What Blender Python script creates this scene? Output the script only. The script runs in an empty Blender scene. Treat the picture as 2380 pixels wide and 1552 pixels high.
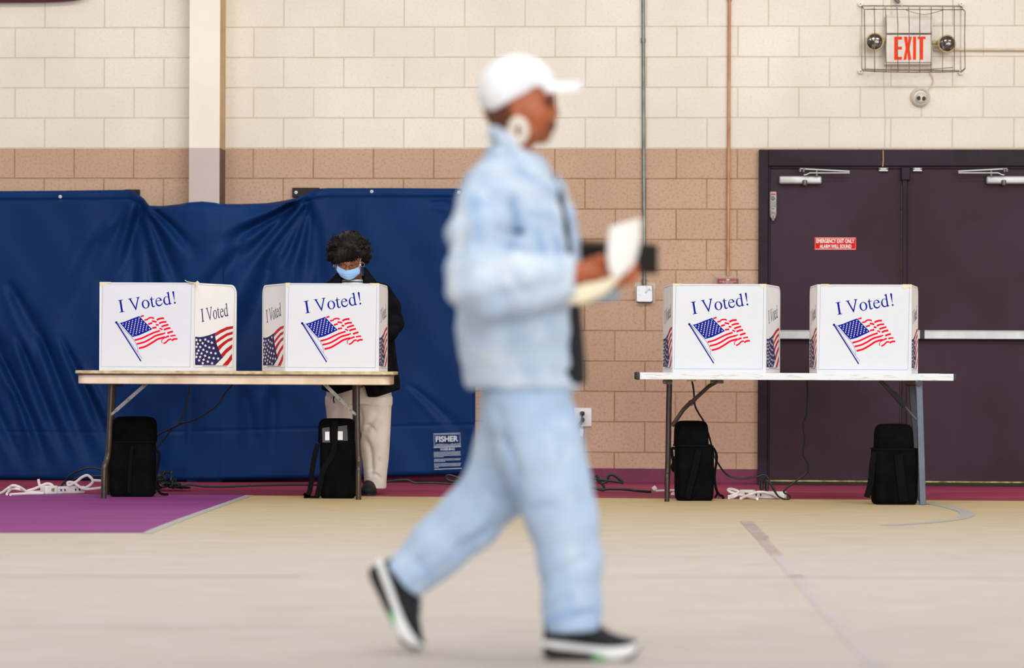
import bpy, math, random
import numpy as np
from mathutils import Vector, Matrix
from mathutils.geometry import tessellate_polygon
random.seed(7)
rng = np.random.default_rng(7)
SC = bpy.context.scene
COL = SC.collection
PI = math.pi

# ------------------------------------------------------------------ camera constants (frame 2380 x 1552)
F = 7287.0; CX, CY = 1190.0, 850.0; HC = 0.784; ROLL = math.radians(0.25)
PSI = math.radians(3.5); DW = 21.0
ca, sa = math.cos(ROLL), math.sin(ROLL)
def ray(px, py):
    u, v = px - CX, CY - py
    return (u*ca - v*sa)/F, (u*sa + v*ca)/F
def P(px, py, Y):
    rx, rz = ray(px, py)
    return Vector((rx*Y, Y, HC + rz*Y))
T = Vector((math.cos(PSI), -math.sin(PSI), 0)); N = Vector((-math.sin(PSI), -math.cos(PSI), 0)); U = Vector((0, 0, 1))
def W(px, py, out=0.0):
    rx, rz = ray(px, py)
    Y = (DW - out/math.cos(PSI))/(1 + rx*math.tan(PSI))
    return Vector((rx*Y, Y, HC + rz*Y))
def G(px, py, z=0.0):
    rx, rz = ray(px, py)
    Y = (z - HC)/rz
    return Vector((rx*Y, Y, z))
def wall_pt(s, z, out=0.0):            # s metres along the wall from the point straight ahead
    o = Vector((0, DW, 0)) + T*s + N*out
    return Vector((o.x, o.y, z))

# ------------------------------------------------------------------ materials
def lin(c):
    r = []
    for v in c:
        v = v/255.0
        r.append(v/12.92 if v <= 0.04045 else ((v+0.055)/1.055)**2.4)
    return (r[0], r[1], r[2], 1.0)
def newmat(name):
    m = bpy.data.materials.new(name); m.use_nodes = True
    nt = m.node_tree
    return m, nt, nt.nodes['Principled BSDF']
def mix(nt, fac, a, b, mode='MIX'):
    n = nt.nodes.new('ShaderNodeMix'); n.data_type = 'RGBA'; n.blend_type = mode
    for sock, val in ((n.inputs[0], fac), (n.inputs[6], a), (n.inputs[7], b)):
        if hasattr(val, 'is_linked') or hasattr(val, 'node'): nt.links.new(val, sock)
        else: sock.default_value = val
    return n.outputs[2]
def noise(nt, vec, scale, detail=4, rough=0.55, dist=0.0):
    n = nt.nodes.new('ShaderNodeTexNoise'); n.inputs['Scale'].default_value = scale
    n.inputs['Detail'].default_value = detail; n.inputs['Roughness'].default_value = rough
    n.inputs['Distortion'].default_value = dist
    if vec is not None: nt.links.new(vec, n.inputs['Vector'])
    return n.outputs['Fac']
def ramp(nt, fac, p0, p1, c0=(0, 0, 0, 1), c1=(1, 1, 1, 1)):
    n = nt.nodes.new('ShaderNodeValToRGB'); nt.links.new(fac, n.inputs[0])
    e = n.color_ramp.elements; e[0].position = p0; e[1].position = p1; e[0].color = c0; e[1].color = c1
    return n.outputs[0]
def objco(nt, scale=None):
    t = nt.nodes.new('ShaderNodeTexCoord'); o = t.outputs['Object']
    if scale:
        m = nt.nodes.new('ShaderNodeMapping'); m.inputs['Scale'].default_value = scale
        nt.links.new(o, m.inputs['Vector']); o = m.outputs['Vector']
    return o
def bump(nt, bs, h, strength, dist=0.01):
    b = nt.nodes.new('ShaderNodeBump'); b.inputs['Strength'].default_value = strength; b.inputs['Distance'].default_value = dist
    nt.links.new(h, b.inputs['Height']); nt.links.new(b.outputs['Normal'], bs.inputs['Normal'])
    return b
def pm(name, rgb, rough=0.5, metal=0.0, spec=0.4, rgb2=None, vs=8, lo=0.4, hi=0.65, bmp=0, bs_=60, stretch=None, detail=4):
    m, nt, b = newmat(name)
    b.inputs['Base Color'].default_value = lin(rgb); b.inputs['Roughness'].default_value = rough
    b.inputs['Metallic'].default_value = metal; b.inputs['Specular IOR Level'].default_value = spec
    co = objco(nt, stretch)
    if rgb2 is None: rgb2 = tuple(max(0, c*0.93) for c in rgb)
    f = ramp(nt, noise(nt, co, vs, detail), lo, hi)
    nt.links.new(mix(nt, f, lin(rgb), lin(rgb2)), b.inputs['Base Color'])
    if bmp: bump(nt, b, noise(nt, co, bs_, 3), bmp, 0.004)
    return m

M = {}
def blockmat(name, face, face2, speck, mortar, speck_amt, mort_amt, bstr):
    m, nt, b = newmat(name)
    t = nt.nodes.new('ShaderNodeTexCoord')
    sx = nt.nodes.new('ShaderNodeSeparateXYZ'); nt.links.new(t.outputs['Object'], sx.inputs[0])
    wob = noise(nt, t.outputs['Object'], 3.0, 3)
    ad = nt.nodes.new('ShaderNodeMath'); ad.operation = 'MULTIPLY_ADD'; ad.inputs[1].default_value = 0.006; ad.inputs[2].default_value = 0
    nt.links.new(wob, ad.inputs[0])
    za = nt.nodes.new('ShaderNodeMath'); za.operation = 'ADD'; nt.links.new(sx.outputs['Z'], za.inputs[0]); nt.links.new(ad.outputs[0], za.inputs[1])
    zb = nt.nodes.new('ShaderNodeMath'); zb.operation = 'ADD'; nt.links.new(za.outputs[0], zb.inputs[0]); zb.inputs[1].default_value = -0.003 - 2.2405 + 0.2032*20
    xb = nt.nodes.new('ShaderNodeMath'); xb.operation = 'ADD'; nt.links.new(sx.outputs['X'], xb.inputs[0]); xb.inputs[1].default_value = BRX
    cb = nt.nodes.new('ShaderNodeCombineXYZ'); nt.links.new(xb.outputs[0], cb.inputs[0]); nt.links.new(zb.outputs[0], cb.inputs[1])
    br = nt.nodes.new('ShaderNodeTexBrick'); nt.links.new(cb.outputs[0], br.inputs['Vector'])
    br.offset = 0.5; br.offset_frequency = 2
    br.inputs['Scale'].default_value = 1.0; br.inputs['Brick Width'].default_value = 0.4064; br.inputs['Row Height'].default_value = 0.2032
    br.inputs['Mortar Size'].default_value = 0.0052; br.inputs['Mortar Smooth'].default_value = 0.6; br.inputs['Bias'].default_value = 0.0
    br.inputs['Color1'].default_value = lin(face); br.inputs['Color2'].default_value = lin(face2); br.inputs['Mortar'].default_value = lin(face)
    n1 = noise(nt, t.outputs['Object'], 1.1, 3)
    col = mix(nt, ramp(nt, n1, 0.35, 0.7), br.outputs['Color'], lin(tuple(c*0.955 for c in face2)))
    n2 = noise(nt, t.outputs['Object'], 62, 4, 0.7)
    mm = nt.nodes.new('ShaderNodeMath'); mm.operation = 'MULTIPLY'; mm.inputs[1].default_value = speck_amt
    nt.links.new(ramp(nt, n2, 0.50, 0.68), mm.inputs[0])
    col = mix(nt, mm.outputs[0], col, lin(speck))
    mo = nt.nodes.new('ShaderNodeMath'); mo.operation = 'MULTIPLY'; mo.inputs[1].default_value = mort_amt
    nt.links.new(br.outputs['Fac'], mo.inputs[0])
    mo2 = nt.nodes.new('ShaderNodeMath'); mo2.operation = 'MULTIPLY'; nt.links.new(mo.outputs[0], mo2.inputs[0])
    nt.links.new(ramp(nt, noise(nt, t.outputs['Object'], 5, 4), 0.25, 0.6, (0.35, 0.35, 0.35, 1)), mo2.inputs[1])
    col = mix(nt, mo2.outputs[0], col, lin(mortar))
    nt.links.new(col, b.inputs['Base Color'])
    b.inputs['Roughness'].default_value = 0.75; b.inputs['Specular IOR Level'].default_value = 0.25
    hm = nt.nodes.new('ShaderNodeMath'); hm.operation = 'MULTIPLY_ADD'; nt.links.new(br.outputs['Fac'], hm.inputs[0]); hm.inputs[1].default_value = -1.0
    hn = nt.nodes.new('ShaderNodeMath'); hn.operation = 'MULTIPLY'; nt.links.new(n2, hn.inputs[0]); hn.inputs[1].default_value = bstr
    nt.links.new(hn.outputs[0], hm.inputs[2])
    bump(nt, b, hm.outputs[0], 0.6, 0.006)
    return m
# brick phase: a vertical joint of the first tan course below the paint line at px 728
_w = W(728, 380); BRX = -((_w - Vector((0, DW, 0))).dot(T)) + 0.4064*20
M['cream'] = blockmat('cream_block', (235, 227, 212), (230, 221, 205), (200, 182, 156), (198, 176, 140), 0.30, 0.62, 0.25)
M['tan'] = blockmat('tan_block', (200, 168, 143), (192, 159, 133), (150, 111, 80), (146, 106, 66), 0.55, 0.9, 0.5)
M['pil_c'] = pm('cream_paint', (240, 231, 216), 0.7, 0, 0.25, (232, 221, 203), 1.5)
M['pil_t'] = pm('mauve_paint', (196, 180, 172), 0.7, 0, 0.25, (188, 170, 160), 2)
M['pil_side'] = pm('tan_side_paint', (205, 172, 128), 0.7, 0, 0.2)  # cream paint darkened: shade of the pilaster side put into the colour
M['pil_side2'] = pm('brown_side_paint', (120, 92, 72), 0.7, 0, 0.2)  # lower paint darkened likewise for the shaded side
M['base'] = pm('maroon_cove', (112, 44, 70), 0.5, 0, 0.15, (98, 36, 58), 6)
M['door'] = pm('door_paint', (64, 44, 56), 0.5, 0, 0.14, (47, 29, 35), 1.3, 0.3, 0.75, 0.15, 90)
M['frame'] = pm('frame_paint', (46, 30, 42), 0.4, 0, 0.12, (34, 20, 26), 3)
M['darkgap'] = pm('dark_gap', (18, 12, 14), 0.8)
M['brass'] = pm('worn_brass', (190, 170, 110), 0.5, 0.4, 0.5, (120, 100, 60), 20)
M['alu'] = pm('aluminium', (168, 167, 164), 0.42, 0.55, 0.5, (180, 180, 178), 10)
M['alu_d'] = pm('dull_metal', (120, 116, 112), 0.4, 0.7, 0.5)
M['steel'] = pm('steel', (140, 138, 134), 0.45, 0.5, 0.4, (120, 118, 114), 30)
M['conduit'] = pm('conduit_grey', (136, 138, 132), 0.4, 0.5, 0.5, (110, 112, 104), 9)
M['copper'] = pm('tan_conduit', (196, 146, 104), 0.5, 0.1, 0.4, (172, 120, 80), 5)
M['cream_pipe'] = pm('cream_conduit', (214, 198, 172), 0.6)
M['jbox'] = pm('worn_white_metal', (226, 230, 232), 0.45, 0.1, 0.5, (70, 78, 78), 16, 0.56, 0.66)
M['mortar_patch'] = pm('bare_mortar_patch', (206, 188, 170), 0.85)
M['white_pl'] = pm('white_plastic', (236, 234, 230), 0.4, 0, 0.45)
M['offwhite_pl'] = pm('offwhite_plastic', (222, 214, 200), 0.45)
M['cord_w'] = pm('white_cord', (232, 222, 222), 0.45)
M['cord_k'] = pm('black_cord', (16, 16, 18), 0.45)
M['cord_g'] = pm('green_cord', (22, 44, 38), 0.45)
M['red'] = pm('fire_red', (150, 10, 20), 0.4, 0, 0.2)
M['signred'] = pm('sign_red', (216, 36, 20), 0.6, 0, 0.1)
M['exitred'] = pm('exit_red', (250, 60, 14), 0.5, 0, 0.1)
M['ink_w'] = pm('white_ink', (240, 238, 234), 0.6)
M['ink_lb'] = pm('pale_ink', (196, 206, 216), 0.6)
M['black'] = pm('black_plastic', (20, 20, 21), 0.45)
M['rustwire'] = pm('galvanised_wire', (128, 112, 96), 0.5, 0.4, 0.5, (84, 66, 54), 14)
M['lampbody'] = pm('aged_lamp_plastic', (186, 164, 108), 0.45, 0, 0.5, (160, 132, 78), 20)
M['lens'] = pm('lamp_lens', (92, 84, 78), 0.12, 0.8, 0.6, (190, 186, 178), 30, 0.5, 0.7)
M['maroon_cloth'] = pm('maroon_cloth', (78, 24, 36), 0.8)
M['wood_dark'] = pm('dark_stained_wood', (44, 30, 24), 0.6, 0, 0.3, (28, 18, 14), 12, stretch=(1, 1, 6))
# ----- voting booth
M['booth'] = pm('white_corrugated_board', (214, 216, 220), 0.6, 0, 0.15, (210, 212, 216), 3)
M['booth_side'] = pm('white_board_side', (243, 241, 238), 0.6, 0, 0.15, (238, 236, 233), 3)  # same board in a lighter colour, standing in for light on the sides
M['bluei'] = pm('blue_print', (10, 22, 142), 0.7, 0, 0.1)
M['navyi'] = pm('navy_print', (34, 30, 92), 0.6)
M['redi'] = pm('red_print', (236, 8, 42), 0.7, 0, 0.1)
M['redi2'] = pm('deep_red_print', (206, 24, 30), 0.6)
M['tape'] = pm('masking_tape', (228, 214, 178), 0.7)
M['linei'] = pm('line_print', (92, 92, 160), 0.6)
M['linek'] = pm('dark_line_print', (60, 60, 84), 0.6)
# ----- tables
M['tabletan'] = pm('tan_laminate', (226, 208, 182), 0.5, 0, 0.4, (198, 172, 138), 4)
M['tablerim'] = pm('worn_rim', (212, 192, 154), 0.55, 0, 0.3, (176, 152, 112), 22)
M['tablelip'] = pm('brown_rim_groove', (96, 82, 70), 0.5)
M['leg_b'] = pm('bronze_leg_paint', (74, 62, 52), 0.3, 0.35, 0.5, (62, 50, 42), 10)
M['leg_m'] = pm('brown_leg_paint', (56, 38, 34), 0.35, 0.2, 0.5)
M['leg_g'] = pm('grey_leg_paint', (84, 92, 104), 0.4, 0.2, 0.5, (74, 82, 94), 6)
M['leg_d'] = pm('dark_grey_metal', (50, 52, 56), 0.45, 0.2, 0.4)
M['tablewhite'] = pm('scuffed_white_edge', (222, 223, 225), 0.5, 0, 0.3, (186, 184, 180), 12, 0.55, 0.7, stretch=(1, 1, 10))
M['endcap'] = pm('charcoal_cap', (40, 42, 44), 0.5)
# ----- bag
M['bag'] = pm('black_nylon', (11, 11, 12), 0.9, 0, 0.03, (17, 17, 18), 9, bmp=0.3, bs_=300)
M['strap'] = pm('black_webbing', (14, 14, 15), 0.8, 0, 0.06)
M['card'] = pm('white_card', (226, 226, 224), 0.6)

def glass(name, col=(235, 240, 245), rough=0.05, alpha=0.3):
    m, nt, b = newmat(name)
    b.inputs['Base Color'].default_value = lin(col); b.inputs['Roughness'].default_value = rough
    b.inputs['Alpha'].default_value = alpha; b.inputs['Specular IOR Level'].default_value = 0.7
    n = ramp(nt, noise(nt, objco(nt), 20), 0.3, 0.8, (0.02, 0.02, 0.02, 1), (0.15, 0.15, 0.15, 1)); nt.links.new(n, b.inputs['Roughness'])
    return m
M['clear'] = glass('clear_cover', (150, 155, 160), alpha=0.05)
M['sleeve'] = glass('clear_vinyl', (200, 205, 210), 0.1, 0.14)

# blue vinyl
def vinyl():
    m, nt, b = newmat('navy_vinyl'); co = objco(nt)
    c = mix(nt, ramp(nt, noise(nt, co, 1.4, 3), 0.3, 0.75), lin((14, 49, 99)), lin((9, 38, 82)))
    sc = ramp(nt, noise(nt, co, 26, 6, 0.7), 0.72, 0.82)
    c = mix(nt, sc, c, lin((48, 76, 118)))
    nt.links.new(c, b.inputs['Base Color']); b.inputs['Roughness'].default_value = 0.5; b.inputs['Specular IOR Level'].default_value = 0.09
    bump(nt, b, noise(nt, co, 260, 2), 0.12, 0.002)
    return m
M['vinyl'] = vinyl()
# floor
def floormat():
    m, nt, b = newmat('gym_floor_wood')
    co = objco(nt, (0.55, 5.0, 1)); co2 = objco(nt, (2.2, 26.0, 1)); co3 = objco(nt)
    n1 = noise(nt, co, 1.6, 5, 0.6, 0.3); n2 = noise(nt, co2, 1.6, 4, 0.6)
    near_sheen = mix(nt, ramp(nt, n1, 0.3, 0.72), lin((188, 178, 168)), lin((198, 191, 187)))
    far_wood = mix(nt, ramp(nt, n1, 0.3, 0.72), lin((202, 176, 116)), lin((208, 186, 136)))
    # window sheen painted into the base colour: paler near the camera, yellow towards the wall
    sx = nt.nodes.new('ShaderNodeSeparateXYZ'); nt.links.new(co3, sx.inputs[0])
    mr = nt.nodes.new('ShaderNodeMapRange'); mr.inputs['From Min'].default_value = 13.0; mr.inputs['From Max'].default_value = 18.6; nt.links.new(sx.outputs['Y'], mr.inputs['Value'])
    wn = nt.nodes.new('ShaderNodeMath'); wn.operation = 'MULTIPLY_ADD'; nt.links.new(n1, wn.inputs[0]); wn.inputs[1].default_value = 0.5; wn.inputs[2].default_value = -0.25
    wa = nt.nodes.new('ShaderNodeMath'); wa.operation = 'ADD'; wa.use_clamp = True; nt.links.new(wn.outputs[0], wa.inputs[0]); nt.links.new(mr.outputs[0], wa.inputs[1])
    c = mix(nt, wa.outputs[0], near_sheen, far_wood)
    c = mix(nt, ramp(nt, n2, 0.42, 0.72, (0, 0, 0, 1), (0.75, 0.75, 0.75, 1)), c, lin((168, 150, 126)))
    nt.links.new(c, b.inputs['Base Color'])
    nt.links.new(ramp(nt, n2, 0.3, 0.7, (0.5, 0.5, 0.5, 1), (0.62, 0.62, 0.62, 1)), b.inputs['Roughness'])
    b.inputs['Specular IOR Level'].default_value = 0.14
    bump(nt, b, n2, 0.12, 0.003)
    return m
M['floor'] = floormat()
M['fl_maroon'] = pm('maroon_floor_paint', (164, 70, 94), 0.6, 0, 0.08, (142, 56, 76), 1.6, stretch=(0.5, 6, 1), bmp=0.1, bs_=20)
M['fl_purple'] = pm('purple_floor_paint', (142, 70, 132), 0.6, 0, 0.12, (132, 60, 114), 1.6, stretch=(0.5, 6, 1), bmp=0.1, bs_=20)  # bluish sheen over the maroon paint, put into the base colour
M['fl_white'] = pm('worn_white_line', (204, 199, 199), 0.5, 0, 0.2, (196, 188, 180), 1.8, 0.4, 0.6, stretch=(1, 5, 1))
M['fl_grey'] = pm('pale_grey_line', (172, 172, 168), 0.5, 0, 0.2, (184, 172, 148), 3, 0.5, 0.7)
M['fl_mauve'] = pm('faded_mauve_line', (164, 143, 136), 0.5, 0, 0.2, (180, 162, 152), 3, 0.4, 0.65)
M['fl_lav'] = pm('faded_lavender_line', (183, 173, 176), 0.5, 0, 0.15, (190, 180, 172), 3, 0.4, 0.65)
M['fl_pale'] = pm('pale_edge_line', (176, 150, 150), 0.5)
# people
M['skin'] = None
def attrmat(name, rough=0.5, spec=0.35, vs=30):
    m, nt, b = newmat(name)
    a = nt.nodes.new('ShaderNodeAttribute'); a.attribute_name = 'Col'
    n = ramp(nt, noise(nt, objco(nt), vs), 0.3, 0.8, (1, 1, 1, 1), (0.86, 0.86, 0.86, 1))
    nt.links.new(mix(nt, 1.0, a.outputs['Color'], n, 'MULTIPLY'), b.inputs['Base Color'])
    b.inputs['Roughness'].default_value = rough; b.inputs['Specular IOR Level'].default_value = spec
    return m
M['skin'] = attrmat('skin')
def denim(name, c1, c2, c3):
    m, nt, b = newmat(name); co = objco(nt, (1, 1, 0.7))
    c = mix(nt, ramp(nt, noise(nt, co, 7, 4, 0.6), 0.35, 0.7), lin(c1), lin(c2))
    c = mix(nt, ramp(nt, noise(nt, co, 22, 3), 0.55, 0.72), c, lin(c3))
    a = nt.nodes.new('ShaderNodeAttribute'); a.attribute_name = 'Col'
    c = mix(nt, 1.0, c, a.outputs['Color'], 'MULTIPLY')
    nt.links.new(c, b.inputs['Base Color']); b.inputs['Roughness'].default_value = 0.85; b.inputs['Specular IOR Level'].default_value = 0.15
    bump(nt, b, noise(nt, co, 300, 2), 0.2, 0.001)
    return m
M['denim_j'] = denim('washed_denim', (192, 206, 220), (168, 189, 214), (208, 217, 224))
M['denim_t'] = denim('light_denim', (180, 199, 221), (166, 189, 217), (192, 207, 224))
M['capw'] = pm('white_cotton', (246, 246, 246), 0.8, 0, 0.2)
M['shirt_k'] = pm('black_cotton', (22, 24, 30), 0.85)
M['shoe_k'] = pm('black_knit', (22, 23, 28), 0.75)
M['shoe_w'] = pm('white_foam', (232, 232, 230), 0.5)
M['rubber'] = pm('black_rubber', (26, 26, 27), 0.6)
M['green'] = pm('green_rubber', (78, 176, 98), 0.5)
M['pearl'] = pm('pearly_earring', (236, 224, 210), 0.3)
M['paper_w'] = pm('white_paper', (250, 246, 238), 0.7)
M['paper_c'] = pm('cream_paper', (246, 230, 196), 0.7)
M['paper_b'] = pm('pale_blue_paper', (150, 166, 176), 0.7)
M['leather'] = pm('dark_leather', (24, 21, 20), 0.6, 0, 0.15, (44, 34, 26), 6)
M['goldtrim'] = pm('brown_trim', (104, 78, 44), 0.5)
M['coat'] = pm('black_wool', (15, 15, 18), 0.95, 0, 0.03, (24, 24, 27), 20, bmp=0.3, bs_=200)
M['trouser'] = pm('stone_cotton', (224, 215, 202), 0.9, 0, 0.15, (213, 203, 189), 8, bmp=0.2, bs_=200)
M['hair'] = pm('black_hair', (11, 9, 9), 0.55, 0, 0.22, (26, 19, 16), 60)
M['mask'] = pm('pale_blue_mask', (150, 190, 236), 0.8, 0, 0.2, (166, 202, 240), 12)
M['silver'] = pm('silver', (215, 210, 200), 0.25, 0.9, 0.5)
M['wire'] = pm('thin_frame_metal', (110, 84, 74), 0.3, 0.7, 0.5)
def stripemat():
    m, nt, b = newmat('striped_jersey')
    sx = nt.nodes.new('ShaderNodeSeparateXYZ'); nt.links.new(objco(nt), sx.inputs[0])
    mm = nt.nodes.new('ShaderNodeMath'); mm.operation = 'MULTIPLY'; mm.inputs[1].default_value = 1/0.019; nt.links.new(sx.outputs['Z'], mm.inputs[0])
    fr = nt.nodes.new('ShaderNodeMath'); fr.operation = 'FRACT'; nt.links.new(mm.outputs[0], fr.inputs[0])
    nt.links.new(ramp(nt, fr.outputs[0], 0.64, 0.68, lin((226, 228, 226)), lin((24, 26, 40))), b.inputs['Base Color'])
    b.inputs['Roughness'].default_value = 0.9
    return m
M['stripe'] = stripemat()

# ------------------------------------------------------------------ mesh builder
LOC = {}
class MB:
    def __init__(s):
        s.v = []; s.f = []; s.m = []; s.xf = Matrix.Identity(4); s.mi = 0; s.col = None
    def frame(s, o, ex=T, ey=None, ez=U):
        ex = Vector(ex).normalized(); ez = Vector(ez).normalized()
        if ey is None: ey = ez.cross(ex)
        ey = Vector(ey)
        s.xf = Matrix(((ex.x, ey.x, ez.x, o[0]), (ex.y, ey.y, ez.y, o[1]), (ex.z, ey.z, ez.z, o[2]), (0, 0, 0, 1)))
        return s
    def world(s): s.xf = Matrix.Identity(4); return s
    def mat(s, i): s.mi = i; return s
    def add(s, vs, fs):
        b = len(s.v); xf = s.xf
        s.v += [tuple(xf @ Vector(p)) for p in vs]
        s.f += [tuple(b+i for i in f) for f in fs]; s.m += [s.mi]*len(fs)
        return s
    def box(s, lo, hi):
        x0, y0, z0 = lo; x1, y1, z1 = hi
        return s.add([(x0, y0, z0), (x1, y0, z0), (x1, y1, z0), (x0, y1, z0), (x0, y0, z1), (x1, y0, z1), (x1, y1, z1), (x0, y1, z1)],
                     [(0, 3, 2, 1), (4, 5, 6, 7), (0, 1, 5, 4), (1, 2, 6, 5), (2, 3, 7, 6), (3, 0, 4, 7)])
    def cbox(s, c, sz): return s.box([c[i]-sz[i]/2 for i in range(3)], [c[i]+sz[i]/2 for i in range(3)])
    def loft(s, rings, cap=True, closed=True):
        n = len(rings[0]); vs = [p for r in rings for p in r]; fs = []
        for i in range(len(rings)-1):
            for j in range(n if closed else n-1):
                k = (j+1) % n
                fs.append((i*n+j, i*n+k, (i+1)*n+k, (i+1)*n+j))
        if cap and closed:
            fs.append(tuple(range(n-1, -1, -1))); b = (len(rings)-1)*n; fs.append(tuple(b+j for j in range(n)))
        return s.add(vs, fs)
    def rr(s, secs, seg=5, axis='z'):
        """rounded-rectangle loft; secs (t, cx, cy, wx, wy, r)"""
        rings = []
        for (t, cx, cy, wx, wy, r) in secs:
            r = min(r, wx/2*0.999, wy/2*0.999); ring = []
            for q, (sx, sy) in enumerate(((1, 1), (-1, 1), (-1, -1), (1, -1))):
                for k in range(seg+1):
                    a = PI/2*q + PI/2*k/seg
                    x = cx + sx*(wx/2-r) + r*math.cos(a); y = cy + sy*(wy/2-r) + r*math.sin(a)
                    ring.append((x, y, t) if axis == 'z' else ((t, x, y) if axis == 'x' else (y, t, x)))
            rings.append(ring)
        return s.loft(rings)
    def rbox(s, lo, hi, r, seg=3):
        """box with every edge rounded"""
        cx, cy = (lo[0]+hi[0])/2, (lo[1]+hi[1])/2; wx, wy = hi[0]-lo[0], hi[1]-lo[1]
        r = min(r, wx/2*.98, wy/2*.98, (hi[2]-lo[2])/2*.98); secs = []
        for k in range(seg+1):
            a = PI/2*k/seg; d = r*(1-math.sin(a)); secs.append((lo[2]+r*(1-math.cos(a)), cx, cy, wx-2*d, wy-2*d, max(r-d, r*0.15)))
        for k in range(seg, -1, -1):
            a = PI/2*k/seg; d = r*(1-math.sin(a)); secs.append((hi[2]-r*(1-math.cos(a)), cx, cy, wx-2*d, wy-2*d, max(r-d, r*0.15)))
        return s.rr(secs)
    def tube(s, pts, r, seg=8, closed=False, cap=True, flat=None):
        pts = [Vector(p) for p in pts]; n = len(pts); rings = []
        if not isinstance(r, (list, tuple)): r = [r]*n
        tang = []
        for i in range(n):
            a = pts[i-1] if (i > 0 or closed) else pts[i]; b = pts[(i+1) % n] if (i < n-1 or closed) else pts[i]
            t = (b-a); tang.append(t.normalized() if t.length > 1e-9 else Vector((0, 0, 1)))
        up = Vector((0, 0, 1)) if abs(tang[0].z) < 0.9 else Vector((0, 1, 0))
        nrm = (up - tang[0]*up.dot(tang[0])).normalized()
        for i in range(n):
            nrm = nrm - tang[i]*nrm.dot(tang[i])
            if nrm.length < 1e-6: nrm = tang[i].orthogonal()
            nrm.normalize(); bi = tang[i].cross(nrm)
            fl = flat if flat else 1.0
            rings.append([tuple(pts[i] + nrm*(math.cos(2*PI*k/seg)*r[i]*fl) + bi*(math.sin(2*PI*k/seg)*r[i])) for k in range(seg)])
        if closed: rings.append(rings[0])
        return s.loft(rings, cap and not closed)
    def cyl(s, p0, p1, r0, r1=None, seg=16):
        return s.tube([p0, p1], [r0, r0 if r1 is None else r1], seg)
    def lathe(s, prof, c=(0, 0, 0), axis='y', seg=24):
        rings = []
        for (r, t) in prof:
            ring = []
            for k in range(seg):
                a = 2*PI*k/seg; x, z = r*math.cos(a), r*math.sin(a)
                ring.append((c[0]+x, c[1]+t, c[2]+z) if axis == 'y' else (c[0]+x, c[1]+z, c[2]+t))
            rings.append(ring)
        return s.loft(rings)
    def ball(s, c, r, nu=16, nv=10):
        if not isinstance(r, (list, tuple)): r = (r, r, r)
        rings = []
        for i in range(nv+1):
            a = -PI/2 + PI*i/nv; q = max(math.cos(a), 0.01)
            rings.append([(c[0]+r[0]*q*math.cos(2*PI*k/nu), c[1]+r[1]*q*math.sin(2*PI*k/nu), c[2]+r[2]*math.sin(a)) for k in range(nu)])
        return s.loft(rings)
    def poly(s, pts, y=0.0, holes=()):
        """flat polygon in the local xz plane, facing -y"""
        loops = [[Vector((p[0], p[1], 0)) for p in pts]] + [[Vector((p[0], p[1], 0)) for p in h] for h in holes]
        flat = [p for l in loops for p in l]; tri = tessellate_polygon(loops); fs = []
        for t in tri:
            a, b, c = (flat[i] for i in t)
            cr = (b.x-a.x)*(c.y-a.y)-(b.y-a.y)*(c.x-a.x)
            if abs(cr) < 1e-12: continue
            fs.append(t if cr > 0 else (t[0], t[2], t[1]))
        return s.add([(p.x, y, p.y) for p in flat], fs)
    def stroke(s, pts, w, y=0.0, n=6, closed=False):
        """flat ribbon along a polyline in the local xz plane"""
        if len(pts) > 2 and n > 1 and not closed: pts = spline(pts, n)
        m = len(pts); L = []; R = []
        for i in range(m):
            if closed: a = pts[i-1]; b = pts[(i+1) % m]
            else: a = pts[max(i-1, 0)]; b = pts[min(i+1, m-1)]
            dx, dz = b[0]-a[0], b[1]-a[1]; l = math.hypot(dx, dz) or 1
            ww = w[min(i, len(w)-1)] if isinstance(w, (list, tuple)) else w
            nx, nz = -dz/l*ww/2, dx/l*ww/2
            L.append((pts[i][0]+nx, y, pts[i][1]+nz)); R.append((pts[i][0]-nx, y, pts[i][1]-nz))
        vs = L+R; fs = []
        for i in range(m if closed else m-1):
            j = (i+1) % m
            fs.append((i, m+i, m+j, j))
        return s.add(vs, fs)
    def build(s, name, mats, parent=None, root=None, sharp=40, smooth=True, bevel=0, colors=None):
        me = bpy.data.meshes.new(name)
        off = Vector((0, 0, 0))
        p = parent
        while p is not None:
            off += p.location; p = p.parent
        me.from_pydata([tuple(Vector(v)-off) for v in s.v], [], s.f)
        for k in (mats if isinstance(mats, (list, tuple)) else [mats]): me.materials.append(M[k])
        me.polygons.foreach_set('material_index', s.m)
        if smooth:
            me.polygons.foreach_set('use_smooth', [True]*len(me.polygons))
            me.set_sharp_from_angle(angle=math.radians(sharp))
        if colors is not None:
            at = me.color_attributes.new('Col', 'FLOAT_COLOR', 'POINT')
            at.data.foreach_set('color', np.asarray(colors, dtype=np.float32).ravel())
        me.update()
        o = bpy.data.objects.new(name, me); COL.objects.link(o)
        if parent is not None: o.parent = parent
        if bevel:
            b = o.modifiers.new('soft', 'BEVEL'); b.width = bevel; b.segments = 2; b.limit_method = 'ANGLE'
        return o
def spline(pts, n=6):
    out = []
    pts = [Vector(p) if len(p) == 3 else Vector((p[0], p[1], 0)) for p in pts]; m = len(pts); d3 = True
    for i in range(m-1):
        p0, p1, p2, p3 = pts[max(i-1, 0)], pts[i], pts[i+1], pts[min(i+2, m-1)]
        for k in range(n):
            t = k/n
            out.append(0.5*((2*p1)+(-p0+p2)*t+(2*p0-5*p1+4*p2-p3)*t*t+(-p0+3*p1-3*p2+p3)*t**3))
    out.append(pts[-1])
    return out
def tagobj(o, label=None, cat=None, group=None, kind=None):
    if label: o['label'] = label
    if cat: o['category'] = cat
    if group: o['group'] = group
    if kind: o['kind'] = kind
    return o
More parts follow.
